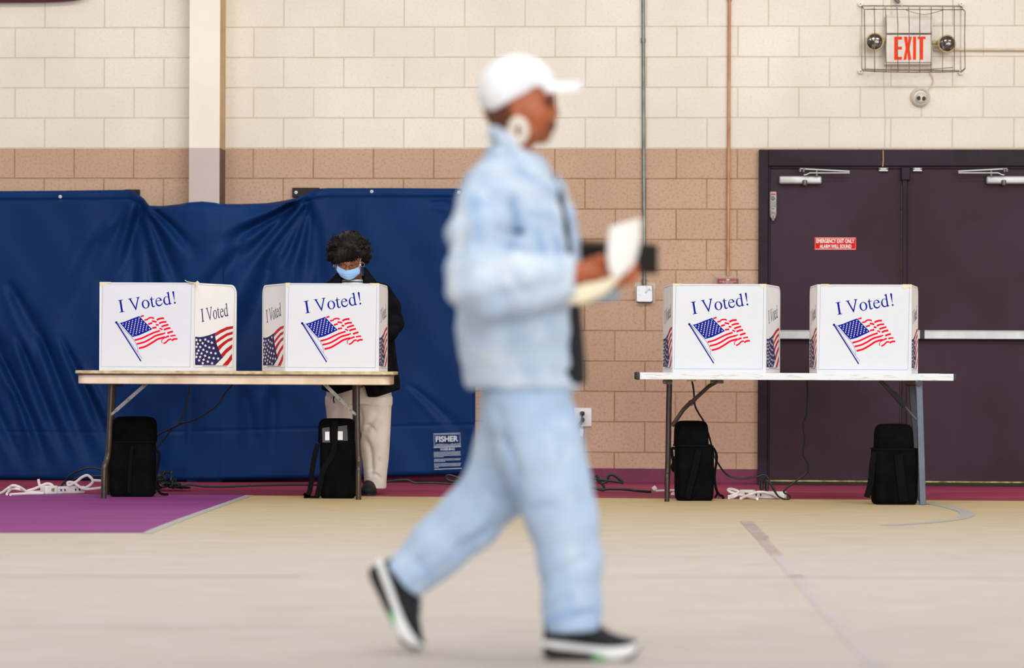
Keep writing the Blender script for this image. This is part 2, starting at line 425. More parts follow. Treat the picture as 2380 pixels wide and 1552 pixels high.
def thing(name, label, cat, loc, group=None):
    o = bpy.data.objects.new(name, None); COL.objects.link(o); o.location = loc; o.empty_display_size = 0.05
    return tagobj(o, label, cat, group)
def struct(o): o['kind'] = 'structure'; return o
def px_at(Y): return Y/F

# text through the built-in font, as flat polygons added to a builder
def text_mesh(body):
    cu = bpy.data.curves.new('t', 'FONT'); cu.body = body; cu.size = 1.0; cu.resolution_u = 3
    ob = bpy.data.objects.new('t', cu); COL.objects.link(ob)
    dg = bpy.context.evaluated_depsgraph_get(); dg.update()
    me = ob.evaluated_get(dg).to_mesh()
    vs = [tuple(v.co) for v in me.vertices]; fs = [tuple(p.vertices) for p in me.polygons]
    ob.evaluated_get(dg).to_mesh_clear()
    bpy.data.objects.remove(ob); bpy.data.curves.remove(cu)
    return vs, fs
def put_text(mb, body, x0, x1, z0, z1, y=0.0, bold=0.0):
    vs, fs = text_mesh(body)
    xs = [v[0] for v in vs]; zs = [v[1] for v in vs]
    sx = (x1-x0)/(max(xs)-min(xs)); sz = (z1-z0)/(max(zs)-min(zs)); mx, mz = min(xs), min(zs)
    base = [(x0+(v[0]-mx)*sx, y, z0+(v[1]-mz)*sz) for v in vs]
    offs = [(0, 0)] if not bold else [(-bold, 0), (bold, 0), (0, bold), (0, -bold)]
    for k, (dx, dz) in enumerate(offs):
        mb.add([(p[0]+dx, p[1]-0.00003*k, p[2]+dz) for p in base], fs)

# ------------------------------------------------------------------ implicit solids (people, soft goods)
class Vol:
    def __init__(s, lo, hi, h):
        s.lo = np.array(lo, float); s.h = h
        s.n = [int((hi[i]-lo[i])/h)+2 for i in range(3)]
        s.ax = [s.lo[i] + h*np.arange(s.n[i]) for i in range(3)]
        s.f = np.full(s.n, 1.0, np.float32)
    def _do(s, fn, lo, hi, k, mode):
        mg = k*1.5 + 2.5*s.h; sl = []
        for i in range(3):
            a = max(0, int((lo[i]-mg-s.lo[i])/s.h)); b = min(s.n[i], int((hi[i]+mg-s.lo[i])/s.h)+2)
            if b <= a: return
            sl.append(slice(a, b))
        x = s.ax[0][sl[0]][:, None, None]; y = s.ax[1][sl[1]][None, :, None]; z = s.ax[2][sl[2]][None, None, :]
        d = fn(x, y, z).astype(np.float32); sub = s.f[tuple(sl)]
        if mode == '-': d = -d
        if k > 0:
            if mode == '+':
                h = np.clip(0.5+0.5*(sub-d)/k, 0, 1); r = sub*(1-h)+d*h - k*h*(1-h)
            else:
                h = np.clip(0.5-0.5*(sub-d)/k, 0, 1); r = sub*(1-h)+d*h + k*h*(1-h)
        else: r = np.minimum(sub, d) if mode == '+' else np.maximum(sub, d)
        s.f[tuple(sl)] = r
    def cone(s, a, ra, b, rb, k=0.01, mode='+', sy=1.0, cut=False):
        a = np.array(a, float); b = np.array(b, float); rm = max(ra, rb)
        a2, b2 = a.copy(), b.copy(); a2[1] /= sy; b2[1] /= sy; ba = b2-a2; L = max(ba.dot(ba), 1e-12)
        def fn(x, y, z):
            px, py, pz = x-a2[0], y/sy-a2[1], z-a2[2]
            t0 = (px*ba[0]+py*ba[1]+pz*ba[2])/L; t = np.clip(t0, 0, 1)
            d = np.sqrt((px-t*ba[0])**2+(py-t*ba[1])**2+(pz-t*ba[2])**2) - (ra+(rb-ra)*t)
            if cut: d = np.maximum(d, (t0-1)*math.sqrt(L))
            return d*min(1, sy)
        e = np.array([rm, rm*sy, rm])
        s._do(fn, np.minimum(a, b)-e, np.maximum(a, b)+e, k, mode); return s
    def chain(s, pts, k=0.01, mode='+', sy=1.0, cut=False):
        for i in range(len(pts)-1):
            s.cone(pts[i][0], pts[i][1], pts[i+1][0], pts[i+1][1], k, mode, sy, cut and i == len(pts)-2)
        return s
    def ell(s, c, r, k=0.01, mode='+', rot=None):
        c = np.array(c, float); R = np.array(rot) if rot is not None else np.eye(3)
        def fn(x, y, z):
            p = [x-c[0], y-c[1], z-c[2]]
            q = [R[i][0]*p[0]+R[i][1]*p[1]+R[i][2]*p[2] for i in range(3)]
            k0 = np.sqrt((q[0]/r[0])**2+(q[1]/r[1])**2+(q[2]/r[2])**2)
            k1 = np.sqrt((q[0]/r[0]**2)**2+(q[1]/r[1]**2)**2+(q[2]/r[2]**2)**2)
            return k0*(k0-1)/np.maximum(k1, 1e-6)
        m = max(r); s._do(fn, c-m, c+m, k, mode); return s
    def vloft(s, rows, k=0.01, mode='+', e=2.0):
        """stack of horizontal sections: (z, cx, cy, ax, ay), any order"""
        rows = sorted(rows); zz = [r[0] for r in rows]; A = np.array(rows)
        def fn(x, y, z):
            zc = np.clip(z, zz[0], zz[-1])
            cx, cy, ax, ay = (np.interp(zc, zz, A[:, i]) for i in (1, 2, 3, 4))
            q = (np.abs((x-cx)/ax)**e + np.abs((y-cy)/ay)**e)**(1/e)
            d = (q-1)*np.minimum(ax, ay)
            dz = np.maximum(zz[0]-z, z-zz[-1])
            return np.maximum(d, dz)
        lo = (min(A[:, 1]-A[:, 3]), min(A[:, 2]-A[:, 4]), zz[0]); hi = (max(A[:, 1]+A[:, 3]), max(A[:, 2]+A[:, 4]), zz[-1])
        s._do(fn, lo, hi, k, mode); return s
    def obox(s, c, half, rot=None, r=0.0, k=0.0, mode='-'):
        c = np.array(c, float); R = np.array(rot) if rot is not None else np.eye(3)
        def fn(x, y, z):
            p = [x-c[0], y-c[1], z-c[2]]
            q = [np.abs(R[i][0]*p[0]+R[i][1]*p[1]+R[i][2]*p[2])-half[i]+r for i in range(3)]
            o = np.sqrt(sum(np.maximum(v, 0)**2 for v in q)); i_ = np.minimum(np.maximum(np.maximum(q[0], q[1]), q[2]), 0)
            return o+i_-r
        m = float(np.linalg.norm(half)); s._do(fn, c-m, c+m, k, mode); return s
    def mesh(s, smooth=2):
        f = s.f; sg = f < 0
        c = np.zeros([n-1 for n in s.n], np.int8)
        sl = lambda i, n: slice(i, n-1+i)
        cor = [(i, j, k) for i in (0, 1) for j in (0, 1) for k in (0, 1)]
        for (i, j, k) in cor: c += sg[sl(i, s.n[0]), sl(j, s.n[1]), sl(k, s.n[2])]
        act = (c > 0) & (c < 8); ii = np.argwhere(act)
        idx = np.full(act.shape, -1, np.int64); idx[act] = np.arange(len(ii))
        vals = {o: f[ii[:, 0]+o[0], ii[:, 1]+o[1], ii[:, 2]+o[2]].astype(float) for o in cor}
        pos = np.zeros((len(ii), 3)); cnt = np.zeros(len(ii))
        for a in cor:
            for ax in range(3):
                if a[ax]: continue
                b = list(a); b[ax] = 1; b = tuple(b)
                fa, fb = vals[a], vals[b]; m = (fa < 0) != (fb < 0)
                t = np.where(m, fa/np.where(m, fa-fb, 1), 0)
                p = np.tile(np.array(a, float), (len(ii), 1)); p[:, ax] += t
                pos[m] += p[m]; cnt[m] += 1
        pos = pos/np.maximum(cnt, 1)[:, None] + ii
        quads = []
        for ax in range(3):
            o1, o2 = [(1, 2), (2, 0), (0, 1)][ax]
            A = np.take(sg, np.arange(0, s.n[ax]-1), ax); B = np.take(sg, np.arange(1, s.n[ax]), ax)
            e = np.argwhere(A != B)
            ok = (e[:, o1] > 0) & (e[:, o2] > 0) & (e[:, o1] < s.n[o1]-1) & (e[:, o2] < s.n[o2]-1); e = e[ok]
            inside = A[tuple(e.T)]
            def cell(d1, d2):
                q = e.copy(); q[:, o1] += d1; q[:, o2] += d2
                return idx[tuple(q.T)]
            q = np.stack([cell(-1, -1), cell(0, -1), cell(0, 0), cell(-1, 0)], 1)
            q[~inside] = q[~inside][:, ::-1]; quads.append(q)
        Q = np.concatenate(quads)
        V = pos*s.h + s.lo
        for _ in range(smooth):
            acc = np.zeros_like(V); n = np.zeros(len(V))
            for j in range(4):
                a, b = Q[:, j], Q[:, (j+1) % 4]
                np.add.at(acc, a, V[b]); np.add.at(n, a, 1); np.add.at(acc, b, V[a]); np.add.at(n, b, 1)
            V = 0.5*V + 0.5*acc/np.maximum(n, 1)[:, None]
        return V, Q
def vnormals(V, Q):
    nf = np.cross(V[Q[:, 2]]-V[Q[:, 0]], V[Q[:, 3]]-V[Q[:, 1]]); nv = np.zeros_like(V)
    for j in range(4): np.add.at(nv, Q[:, j], nf)
    return nv/np.maximum(np.linalg.norm(nv, axis=1), 1e-12)[:, None]
def vq_build(name, V, Q, mats, parent, colors=None, fmat=None):
    me = bpy.data.meshes.new(name); off = np.zeros(3); p = parent
    while p is not None: off += np.array(p.location); p = p.parent
    me.from_pydata((V-off).tolist(), [], Q.tolist())
    for k in (mats if isinstance(mats, (list, tuple)) else [mats]): me.materials.append(M[k])
    if fmat is not None: me.polygons.foreach_set('material_index', np.asarray(fmat, np.int32))
    me.polygons.foreach_set('use_smooth', [True]*len(me.polygons))
    if colors is not None:
        at = me.color_attributes.new('Col', 'FLOAT_COLOR', 'POINT')
        at.data.foreach_set('color', np.asarray(colors, np.float32).ravel())
    me.update(); o = bpy.data.objects.new(name, me); COL.objects.link(o); o.parent = parent
    return o
# ================================================================== THE ROOM
K = DW/F                                   # metres per pixel on the wall plane
ZP = W(1190, 345.6).z                      # paint line
def wframe(mb, px, py, out=0.0):           # local x along wall, -y out of the wall, z up, origin at that wall point
    return mb.frame(W(px, py, out), T, -N, U)
# --- back wall
mb = MB()
S0, S1 = -9.0, 9.0
mb.mat(1).box((S0, 0, -0.05), (S1, 0.3, ZP)); mb.mat(0).box((S0, 0, ZP), (S1, 0.3, 6.0))
o = mb.build('wall_back', ['cream', 'tan'], smooth=False); o.location = (0, DW, 0); o.rotation_euler = (0, 0, -PSI); struct(o)
# --- pilaster
pc = W(475, 343.5, 0.25); pw = 72*(DW-0.25)/F
mb = MB().frame(Vector((pc.x, pc.y, 0)), T, -N, U)
h = pw/2
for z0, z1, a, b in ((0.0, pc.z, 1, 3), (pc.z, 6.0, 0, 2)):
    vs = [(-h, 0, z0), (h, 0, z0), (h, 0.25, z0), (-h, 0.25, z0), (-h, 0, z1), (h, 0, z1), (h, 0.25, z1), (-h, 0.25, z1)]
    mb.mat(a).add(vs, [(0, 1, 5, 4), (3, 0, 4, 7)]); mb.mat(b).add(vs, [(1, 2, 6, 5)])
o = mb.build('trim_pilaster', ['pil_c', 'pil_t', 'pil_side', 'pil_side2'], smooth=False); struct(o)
# --- floor with its painted areas
mb = MB()
wl, wr = wall_pt(-9.0, 0), wall_pt(9.0, 0)
mb.mat(0).add([(wl.x, -3, 0), (wr.x, -3, 0), (wr.x, wr.y, 0), (wl.x, wl.y, 0)], [(0, 1, 2, 3)])
sd = (wall_pt(0, 0) - G(1190, 1155.5)).dot(-N)      # depth of the maroon strip
def fpoly(pts, z): mb.add([(p[0], p[1], z) for p in pts], [tuple(range(len(pts)))])
mb.mat(1); fpoly([wall_pt(-9, 0, sd), wall_pt(9, 0, sd), wall_pt(9, 0), wall_pt(-9, 0)], 0.0006)
mb.mat(2); fpoly([G(-900, 1239), G(345, 1238), G(420, 1207), G(575, 1150), G(560, 1146), G(-900, 1152)], 0.0010)
def fline(pxs, w, mat, z=0.0014, n=6):
    pts = [G(*p) for p in pxs]
    if len(pts) > 2: pts = spline(pts, n)
    mb.mat(mat); m = len(pts); L = []; R = []
    for i in range(m):
        d = (pts[min(i+1, m-1)]-pts[max(i-1, 0)]); d.z = 0; d.normalize(); nn = Vector((-d.y, d.x, 0))*w/2
        L.append(pts[i]+nn); R.append(pts[i]-nn)
    mb.add([(p.x, p.y, z) for p in R+L], [(i, i+1, m+i+1, m+i) for i in range(m-1)])
fline([(-60, 1151), (200, 1148.5), (430, 1146)], 0.012, 6)
fline([(340, 1240), (420, 1208), (580, 1151)], 0.05, 4)
fline([(1731, 1211), (1768, 1250), (1806, 1291)], 0.052, 5, n=4); fline([(1806, 1291), (1905, 1400), (2040, 1552)], 0.05, 7, n=10)
fline([(1742, 1211.5), (1780, 1250)], 0.03, 5, 0.0018)
fline([(2115, 1165), (2190, 1175), (2238, 1188), (2247, 1197), (2225, 1206), (2160, 1214), (2060, 1221)], 0.075, 4)
fline([(-400, 1339), (700, 1339)], 0.04, 7); fline([(-400, 1456), (1000, 1452)], 0.05, 3); fline([(1480, 1338), (2700, 1345)], 0.05, 3)
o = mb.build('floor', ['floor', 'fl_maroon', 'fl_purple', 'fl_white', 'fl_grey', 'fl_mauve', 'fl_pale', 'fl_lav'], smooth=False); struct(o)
# --- cove base
def wallbox(name, mats, x0, y0, x1, y1, o0, o1, bevel=0, kind='structure', zfloor=False, parent=None):
    c = W((x0+x1)/2, (y0+y1)/2, o1); k = c.y/F
    mb = MB().frame(c, T, -N, U); w, hh = (x1-x0)*k/2, (y1-y0)*k/2
    mb.box((-w, 0, -hh if not zfloor else -c.z), (w, o1-o0, hh))
    o = mb.build(name, mats, parent=parent, bevel=bevel)
    if kind: o['kind'] = kind
    return o
mb = MB()
for name, s0, s1 in (('baseboard_left', -9.0, (W(434, 1100)-Vector((0, DW, 0))).dot(T)), ('baseboard_right', (W(519, 1100)-Vector((0, DW, 0))).dot(T), (W(1761, 1100)-Vector((0, DW, 0))).dot(T))):
    mb = MB().frame(Vector((0, DW, 0)), T, -N, U)
    prof = [(-0.028, 0.0006), (-0.016, 0.008), (-0.008, 0.025), (-0.006, 0.098), (-0.003, 0.102), (0.0, 0.102), (0.0, 0.0006)]
    mb.loft([[(s0, y, z) for y, z in prof], [(s1, y, z) for y, z in prof]])
    struct(mb.build(name, 'base'))
mb = MB().frame(Vector((pc.x, pc.y, 0)), T, -N, U); mb.box((-h-.006, -0.007, 0.0006), (h+.006, 0.249, 0.102)); struct(mb.build('baseboard_pilaster', 'base', bevel=0.003))
# --- double door
zt = W(1762, 348.5).z
def dx(px): return (W(px, 750)-Vector((0, DW, 0))).dot(T)
FL, FR = dx(1762), dx(2443)
mb = MB().frame(Vector((0, DW, 0)), T, -N, U)
jw = 22*K; hd = 38*K
for a, b in ((FL, FL+jw), (FR-jw, FR)): mb.box((a, -0.05, 0.0), (b, -0.0005, zt))
mb.box((FL+jw, -0.05, zt-hd), (FR-jw, -0.0005, zt))
for a, b in ((FL+jw, FL+jw+5*K), (FR-jw-5*K, FR-jw)): mb.box((a, -0.03, 0.0), (b, -0.0005, zt-hd))
mb.box((FL+jw+5*K, -0.03, zt-hd-6*K), (FR-jw-5*K, -0.0005, zt-hd))
struct(mb.build('trim_door_frame', 'frame', bevel=0.003))
DB = 0.035; DTOP = zt-hd-7*K
mb = MB().frame(Vector((0, DW, 0)), T, -N, U)
mb.mat(0).box((FL, -0.075, 0.0006), (FR, -0.0005, 0.022)); mb.mat(1).box((FL+jw, -0.045, 0.022), (FR-jw, -0.0005, 0.032))
struct(mb.build('trim_door_sill', ['wood_dark', 'brass'], bevel=0.003))
mb = MB().frame(Vector((0, DW, 0)), T, -N, U)
m0, m1 = dx(2094), dx(2107)
mb.box((m0+0.002, -0.055, 0.033), (m1-0.002, -0.022, DTOP+0.01)); mb.box((m0-0.006, -0.066, DTOP-0.075), (m1+0.016, -0.022, DTOP+0.012))
struct(mb.build('trim_door_mullion', 'frame', bevel=0.005))
leaves = {}
for nm, a, b in (('door_1', dx(1789), dx(2093)), ('door_2', dx(2108), dx(2415))):
    mb = MB().frame(Vector((0, DW, 0)), T, -N, U)
    mb.box((a, -0.02, DB), (b, -0.0005, DTOP))
    if nm == 'door_1':       # chipped paint low on the leaf is part of the paint itself
        pass
    leaves[nm] = struct(mb.build(nm, 'door', bevel=0.002))
# panic bars, closers, contacts: parts of the leaves
def doorpart(leaf, name, px, py, out, fn, mats, bevel=0.0, sharp=40):
    c = W(px, py, out); mb = MB().frame(c, T, -N, U); fn(mb, c.y/F)
    return mb.build(name, mats, parent=leaves[leaf], bevel=bevel, sharp=sharp)
def panic(xa, xb, head):
    def fn(mb, k):
        w = (xb-xa)*k
        mb.mat(0).box((0, 0, -10*k), (w, 0.045, 10*k)); mb.mat(1).box((0.0, 0.004, -13*k), (w, 0.045, -10*k)); mb.mat(0).box((0, -0.004, 7.5*k), (w, 0.0, 10*k))
        if head is not None: mb.mat(2).box((head*k, -0.006, -10.5*k), (head*k+0.03, 0.045, 10.5*k))
    return fn
doorpart('door_1', 'panic_bar', 1806, 777, 0.066, panic(1806, 2086, None), ['alu', 'darkgap', 'black'], 0.003)
doorpart('door_2', 'panic_bar', 2120, 777, 0.066, panic(2120, 2408, 18), ['alu', 'darkgap', 'black'], 0.003)
def closer(body_x0, body_x1, mir):
    def fn(mb, k):
        w = (body_x1-body_x0)*k; s = -1 if mir else 1
        mb.mat(0).rbox((-w/2, 0, -9.5*k), (w/2, 0.05, 9.5*k), 0.012); mb.mat(1).lathe([(5*k, 0.0), (6*k, 0.012), (6*k, 0.03), (4*k, 0.034)], (s*10*k, -0.0, -12*k), 'z', 16)
    return fn
doorpart('door_1', 'closer_body', 1860.5, 418, 0.072, closer(1811, 1910, False), ['alu', 'alu_d'])
doorpart('door_2', 'closer_body', 2343, 418, 0.072, closer(2293, 2393, True), ['alu', 'alu_d'])
def arm(pts1, pts2, sx):
    def fn(mb, k):
        q = lambda p, y: (p[0]*k, y, -p[1]*k)
        mb.mat(0).tube([q(p, 0.0) for p in pts1], 2.0*k, 6); mb.mat(0).tube([q(p, -0.012) for p in pts2], 1.6*k, 6)
        mb.mat(1).cyl(q((sx, 13), 0.0), q((sx, -1), 0.0), 3.2*k); mb.mat(1).cyl(q((pts1[0][0], 3), 0), q((pts1[0][0], -4), 0), 4*k)
        mb.mat(1).cyl(q((pts2[0][0], 4), -0.012), q((pts2[0][0], -4), -0.012), 2.6*k)
    return fn
doorpart('door_1', 'closer_arm', 1864, 396, 0.095, arm([(-4, -4), (110, 2)], [(4, 11), (10, 10), (18, 6), (110, 6)], 34), ['alu', 'alu_d'])
doorpart('door_2', 'closer_arm', 2338, 396, 0.095, arm([(2, -4), (-110, 2)], [(-4, 11), (-10, 10), (-18, 6), (-110, 6)], -34), ['alu', 'alu_d'])
for lf, x in (('door_1', 2053.5), ('door_2', 2132.5)):
    def fn(mb, k):
        mb.box((-10.5*k, 0, -4*k), (10.5*k, 0.025, 0)); mb.box((-7*k, 0.004, 0), (7*k, 0.025, 4.5*k)); mb.box((-11*k, 0.004, 2*k), (11*k, 0.025, 4*k))
    doorpart(lf, 'door_contact', x, 394, 0.046, fn, 'alu', 0.002)

# ================================================================== THINGS ON THE WALL
def wthing(name, label, cat, px, py, out=0.0, group=None):
    return thing(name, label, cat, W(px, py, out), group)
# emergency exit sticker
t = wthing('warning_sign', 'red rectangular sign on the left door reading EMERGENCY EXIT ONLY ALARM WILL SOUND', 'sign', 1941.5, 566, 0.0205)
mb = MB(); wframe(mb, 1941.5, 566, 0.0225); k = W(1941, 566, .022).y/F
mb.mat(0).box((-48.5*k, 0, -14.5*k), (48.5*k, 0.0018, 14.5*k))
mb.build('sign_plate', ['signred'], t, smooth=False)
mb = MB(); wframe(mb, 1941.5, 566, 0.0228)
x0, x1, z0, z1 = -46*k, 46.5*k, -12.8*k, 12.8*k
mb.stroke([(x0, z0), (x1, z0), (x1, z1), (x0, z1)], 1.0*k, 0, closed=True)
put_text(mb, 'EMERGENCY EXIT ONLY', -43.5*k, 43.5*k, 1.5*k, 10.5*k, 0, 0.25*k); put_text(mb, 'ALARM WILL SOUND', -36*k, 37*k, -10.6*k, -2.2*k, 0, 0.25*k)
mb.build('sign_lettering', ['ink_w'], t, smooth=False)
# exit alarm box
t = wthing('exit_alarm', 'narrow grey door alarm box with round key lock on the left door', 'door alarm', 1797, 480, 0.0205)
mb = MB(); wframe(mb, 1797, 480, 0.05); k = W(1797, 480, .05).y/F
mb.rr([(z*k, 0, 0.015, w*k, 0.03, 0.006) for z, w in ((-29, 8), (-27, 12), (-23, 15.4), (-18, 16.6), (34, 16.6), (34.6, 15.6))], 4)
mb.rbox((-3.2*k, 0.004, -33*k), (3.2*k, 0.026, -27*k), 0.004)
mb.build('alarm_housing', ['steel'], t)
mb = MB(); wframe(mb, 1797, 480, 0.0515)
mb.mat(0).lathe([(4.4*k, -0.002), (4.4*k, 0.004)], (0, 0, 19*k)); mb.mat(1).lathe([(2.8*k, -0.003), (2.8*k, 0.004)], (0, 0, 19*k)); mb.mat(0).box((-0.8*k, -0.0035, 17*k), (0.8*k, 0, 21*k))
mb.build('key_lock', ['black', 'alu_d'], t); mb = MB(); wframe(mb, 1797, 480, 0.0515)
mb.mat(1).lathe([(6*k, -0.004), (7*k, 0.004)], (0, 0, -22*k)); mb.mat(0).box((-0.9*k, -0.0046, -26*k), (0.9*k, 0, -22*k))
mb.build('key_lock', ['black', 'alu_d'], t)
mb = MB(); wframe(mb, 1797, 480, 0.0506)
mb.mat(0).box((-6.5*k, 0, -2*k), (6.5*k, 0.002, 12.5*k)); mb.mat(1); mb.build('speaker_grille', ['alu_d'], t, smooth=False); 
for a0, a1, b0, b1, nm, mt_ in ((-5, 5.5, 27, 30, 'red_marking', 'signred'), (-5, 5, -14.6, -13, 'red_marking', 'signred'), (-3, -0.6, -6, -4.2, 'indicator', 'black'), (0.6, 3, -6, -4.2, 'indicator', 'black')):
    mb = MB(); wframe(mb, 1797, 480, 0.0506); mb.box((a0*k, 0, b0*k), (a1*k, 0.001, b1*k)); mb.build(nm, [mt_], t, smooth=False)
# exit sign with emergency lamps
t = wthing('exit_sign', 'beige wall box with red EXIT lettering and two round emergency lamps', 'exit sign', 2112, 90)
k = W(2112, 90, 0.09).y/F
mb = MB(); wframe(mb, 2112, 112, 0.09); q = lambda x, y: ((x-2112)*k, -(y-112)*k)
mb.mat(0).box((q(2059, 0)[0], 0.0, q(0, 145)[1]), (q(2166, 0)[0], 0.0895, q(0, 80.5)[1]))
mb.box((q(2057, 0)[0], 0.012, q(0, 149)[1]), (q(2167.5, 0)[0], 0.0895, q(0, 145.2)[1]))
mb.build('sign_housing', ['offwhite_pl'], t, bevel=0.004)
mb = MB(); wframe(mb, 2112, 56, 0.082)
mb.box((-51.5*k, 0, -21*k), (55*k, 0.0815, 22*k)); mb.build('battery_cover', ['offwhite_pl'], t, bevel=0.004)
mb = MB(); wframe(mb, 2112, 112, 0.0912)
def blk(pts): mb.poly([q(*p) for p in pts], 0)
blk([(2078.5, 85), (2096.5, 85), (2096.5, 92), (2086.5, 92), (2086.5, 108.5), (2096.5, 108.5), (2096.5, 115), (2086.5, 115), (2086.5, 132), (2096.5, 132), (2096.5, 139), (2078.5, 139)])
blk([(2101, 85), (2109, 85), (2109.8, 101), (2111.5, 85), (2119, 85), (2114, 112), (2118.5, 139), (2110.5, 139), (2108.8, 122), (2107, 139), (2100, 139), (2105, 112)])
blk([(2122, 85), (2129, 85), (2129, 139), (2122, 139)])
blk([(2132.5, 85), (2151, 85), (2151, 91), (2145.5, 91), (2145.5, 139), (2138.5, 139), (2138.5, 91), (2132.5, 91)])
mb.build('exit_lettering', ['exitred'], t, smooth=False)
for lx, ly, hx in ((2033, 97, 2057), (2201, 101.5, 2168)):
    mb = MB(); wframe(mb, lx, ly, 0.11)
    mb.mat(0).lathe([(8*k, 0.062), (15*k, 0.05), (20*k, 0.02), (21*k, 0.0), (20.5*k, -0.006), (18*k, -0.006), (17.6*k, 0.004), (5*k, 0.006)], seg=32)
    d = (hx-lx)*k; mb.tube([(d*0.5, 0.045, 0.01), (d*0.85, 0.05, 0.012), (d, 0.055, 0.012)], 5*k, 10); mb.ball((d*0.86, 0.03, 0.012), 5.5*k)
    lamp = mb.build('emergency_lamp', ['lampbody'], t)
    mb = MB(); wframe(mb, lx, ly, 0.11); mb.lathe([(17.8*k, -0.001), (17*k, -0.006), (13*k, -0.012), (7*k, -0.016), (0.5*k, -0.0175)], seg=32); mb.build('lamp_lens', ['lens'], lamp)
# wire cage round the sign
t = wthing('wire_guard', 'rusty bent wire cage fixed over the exit sign and its lamps', 'wire guard', 2122, 90)
D = 0.17; kf = W(2122, 90, D).y/F
def cp(x, y, out): return W(x, y, out)
mb = MB().world(); r = 1.15*K
B = [(2003, 13), (2233, 14), (2233, 164), (2003, 161)]; Fr = [(2009, 21.5), (2243, 26), (2243, 158), (2011, 165)]
mb.tube([cp(2009, 23, D), cp(2012, 21.5, D), cp(2120, 22, D), cp(2240, 22.5, D), cp(2243, 27, D), cp(2242, 90, D), cp(2243, 160, D), cp(2238, 166, D), cp(2190, 167.5, D), cp(2120, 168, D), cp(2060, 167, D), cp(2013, 165, D), cp(2011, 160, D), cp(2010, 90, D)], r, 6, closed=True)
mb.build('front_hoop', ['rustwire'], t)
mb = MB().world()
mb.tube([cp(x, y, 0.012) for x, y in B], r, 6, closed=True); mb.build('back_hoop', ['rustwire'], t)
for i, x in enumerate((2032.5, 2058.5, 2085.5, 2112.5, 2138.5, 2165, 2191.5, 2218.5)):
    mb = MB().world(); j = [0.5, 1.5, 1.5, 0.8, -0.8, -1.2, -0.8, -0.5][i]
    mb.tube([cp(x-0.6, 17, 0.012), cp(x-0.4, 21, D*0.6), cp(x-0.5, 21.5, D+0.003), cp(x+j, 60, D+0.003), cp(x+j*0.4, 120, D+0.003), cp(x+j*1.2, 167.5, D+0.003), cp(x+0.5, 163, 0.012)], 1.0*K, 6)
    mb.build('cage_bar', ['rustwire'], t)
for (b, f) in zip(B, Fr):
    mb = MB().world(); mb.tube([cp(b[0], b[1], 0.012), cp((b[0]+f[0])/2, (b[1]+f[1])/2+2, D*0.5), cp(f[0], f[1], D)], r, 6); mb.build('corner_wire', ['rustwire'], t)
mb = MB().world(); mb.tube(spline([cp(2014, 160, D), cp(2060, 163, D+.004), cp(2100, 163.5, D+.004), cp(2160, 161, D), cp(2215, 157, D)]), 0.9*K, 6); mb.build('tie_wire', ['rustwire'], t); mb = MB().world(); mb.tube(spline([cp(2100, 21, D), cp(2130, 31, D-.03), cp(2155, 33, D-.03), cp(2190, 24, D)]), 0.7*K, 6)
mb.build('tie_wire', ['rustwire'], t)
for x, y in ((2000, 9), (2235, 8.5), (2000, 165.5), (2233.5, 168)):
    mb = MB(); wframe(mb, x, y, 0.03); mb.mat(0).lathe([(5.6*K, 0.0295), (5.6*K, 0.006), (5*K, 0.002), (0.3*K, 0.0)], seg=20); mb.mat(1).lathe([(2*K, 0.003), (2*K, -0.004), (0.2*K, -0.004)], seg=8)
    mb.build('washer_screw', ['white_pl', 'steel'], t)
# conduit stub above the cage
t = wthing('cable_connector', 'small grey cable connector poking down above the wire cage', 'connector', 2086, 3)
mb = MB().world(); mb.cyl(W(2080, -6, 0.03), W(2089, 6, 0.05), 6*K, 4.5*K); mb.build('connector_body', ['conduit'], t)
mb = MB().world(); mb.tube(spline([W(2089, 3, 0.045), W(2093, 8, 0.08), W(2098, 18, 0.15)]), 0.8*K, 6); mb.build('cable', ['cream_pipe'], t)
# conduit to the right
t = wthing('horizontal_conduit', 'thin cream conduit running right along the wall from the exit sign', 'conduit', 2280, 115)
mb = MB().world(); mb.cyl(W(2171, 115, 0.02), W(2420, 115.5, 0.02), 3*K, seg=12); mb.build('pipe', ['cream_pipe'], t)
mb = MB().world(); mb.cyl(W(2170, 114.5, 0.02), W(2178, 114.6, 0.02), 4*K, seg=12); mb.build('pipe_coupling', ['cream_pipe'], t)
# security camera
t = wthing('security_camera', 'round cream ball camera with two dark lenses mounted below the exit sign', 'camera', 2140, 225)
mb = MB(); wframe(mb, 2140, 224.5, 0.05)
mb.lathe([(22.5*K, 0.0495), (22.5*K, 0.03), (20*K, 0.008), (17.5*K, 0.0), (16*K, 0.004), (14.5*K, 0.014), (4*K, 0.016)], seg=36); mb.build('camera_base', ['offwhite_pl'], t)
mb = MB(); wframe(mb, 2141, 228, 0.05); mb.ball((0, 0.01, 0), 13*K, 24, 16)
eye = mb.build('camera_ball', ['offwhite_pl'], t)
for x, y in ((2135.2, 228.5), (2146.6, 229.5)):
    mb = MB(); wframe(mb, x, y, 0.05); mb.lathe([(4.8*K, -0.01), (4.8*K, -0.0245), (4*K, -0.027), (0.2*K, -0.0275)], seg=18); mb.build('camera_lens', ['black'], eye)
mb = MB().world(); mb.tube(spline([W(2160, 168, 0.02), W(2167, 180, 0.012), W(2168, 193, 0.01), W(2158, 209, 0.02)]), 1.3*K, 8); mb.build('camera_cable', ['cream_pipe'], t)
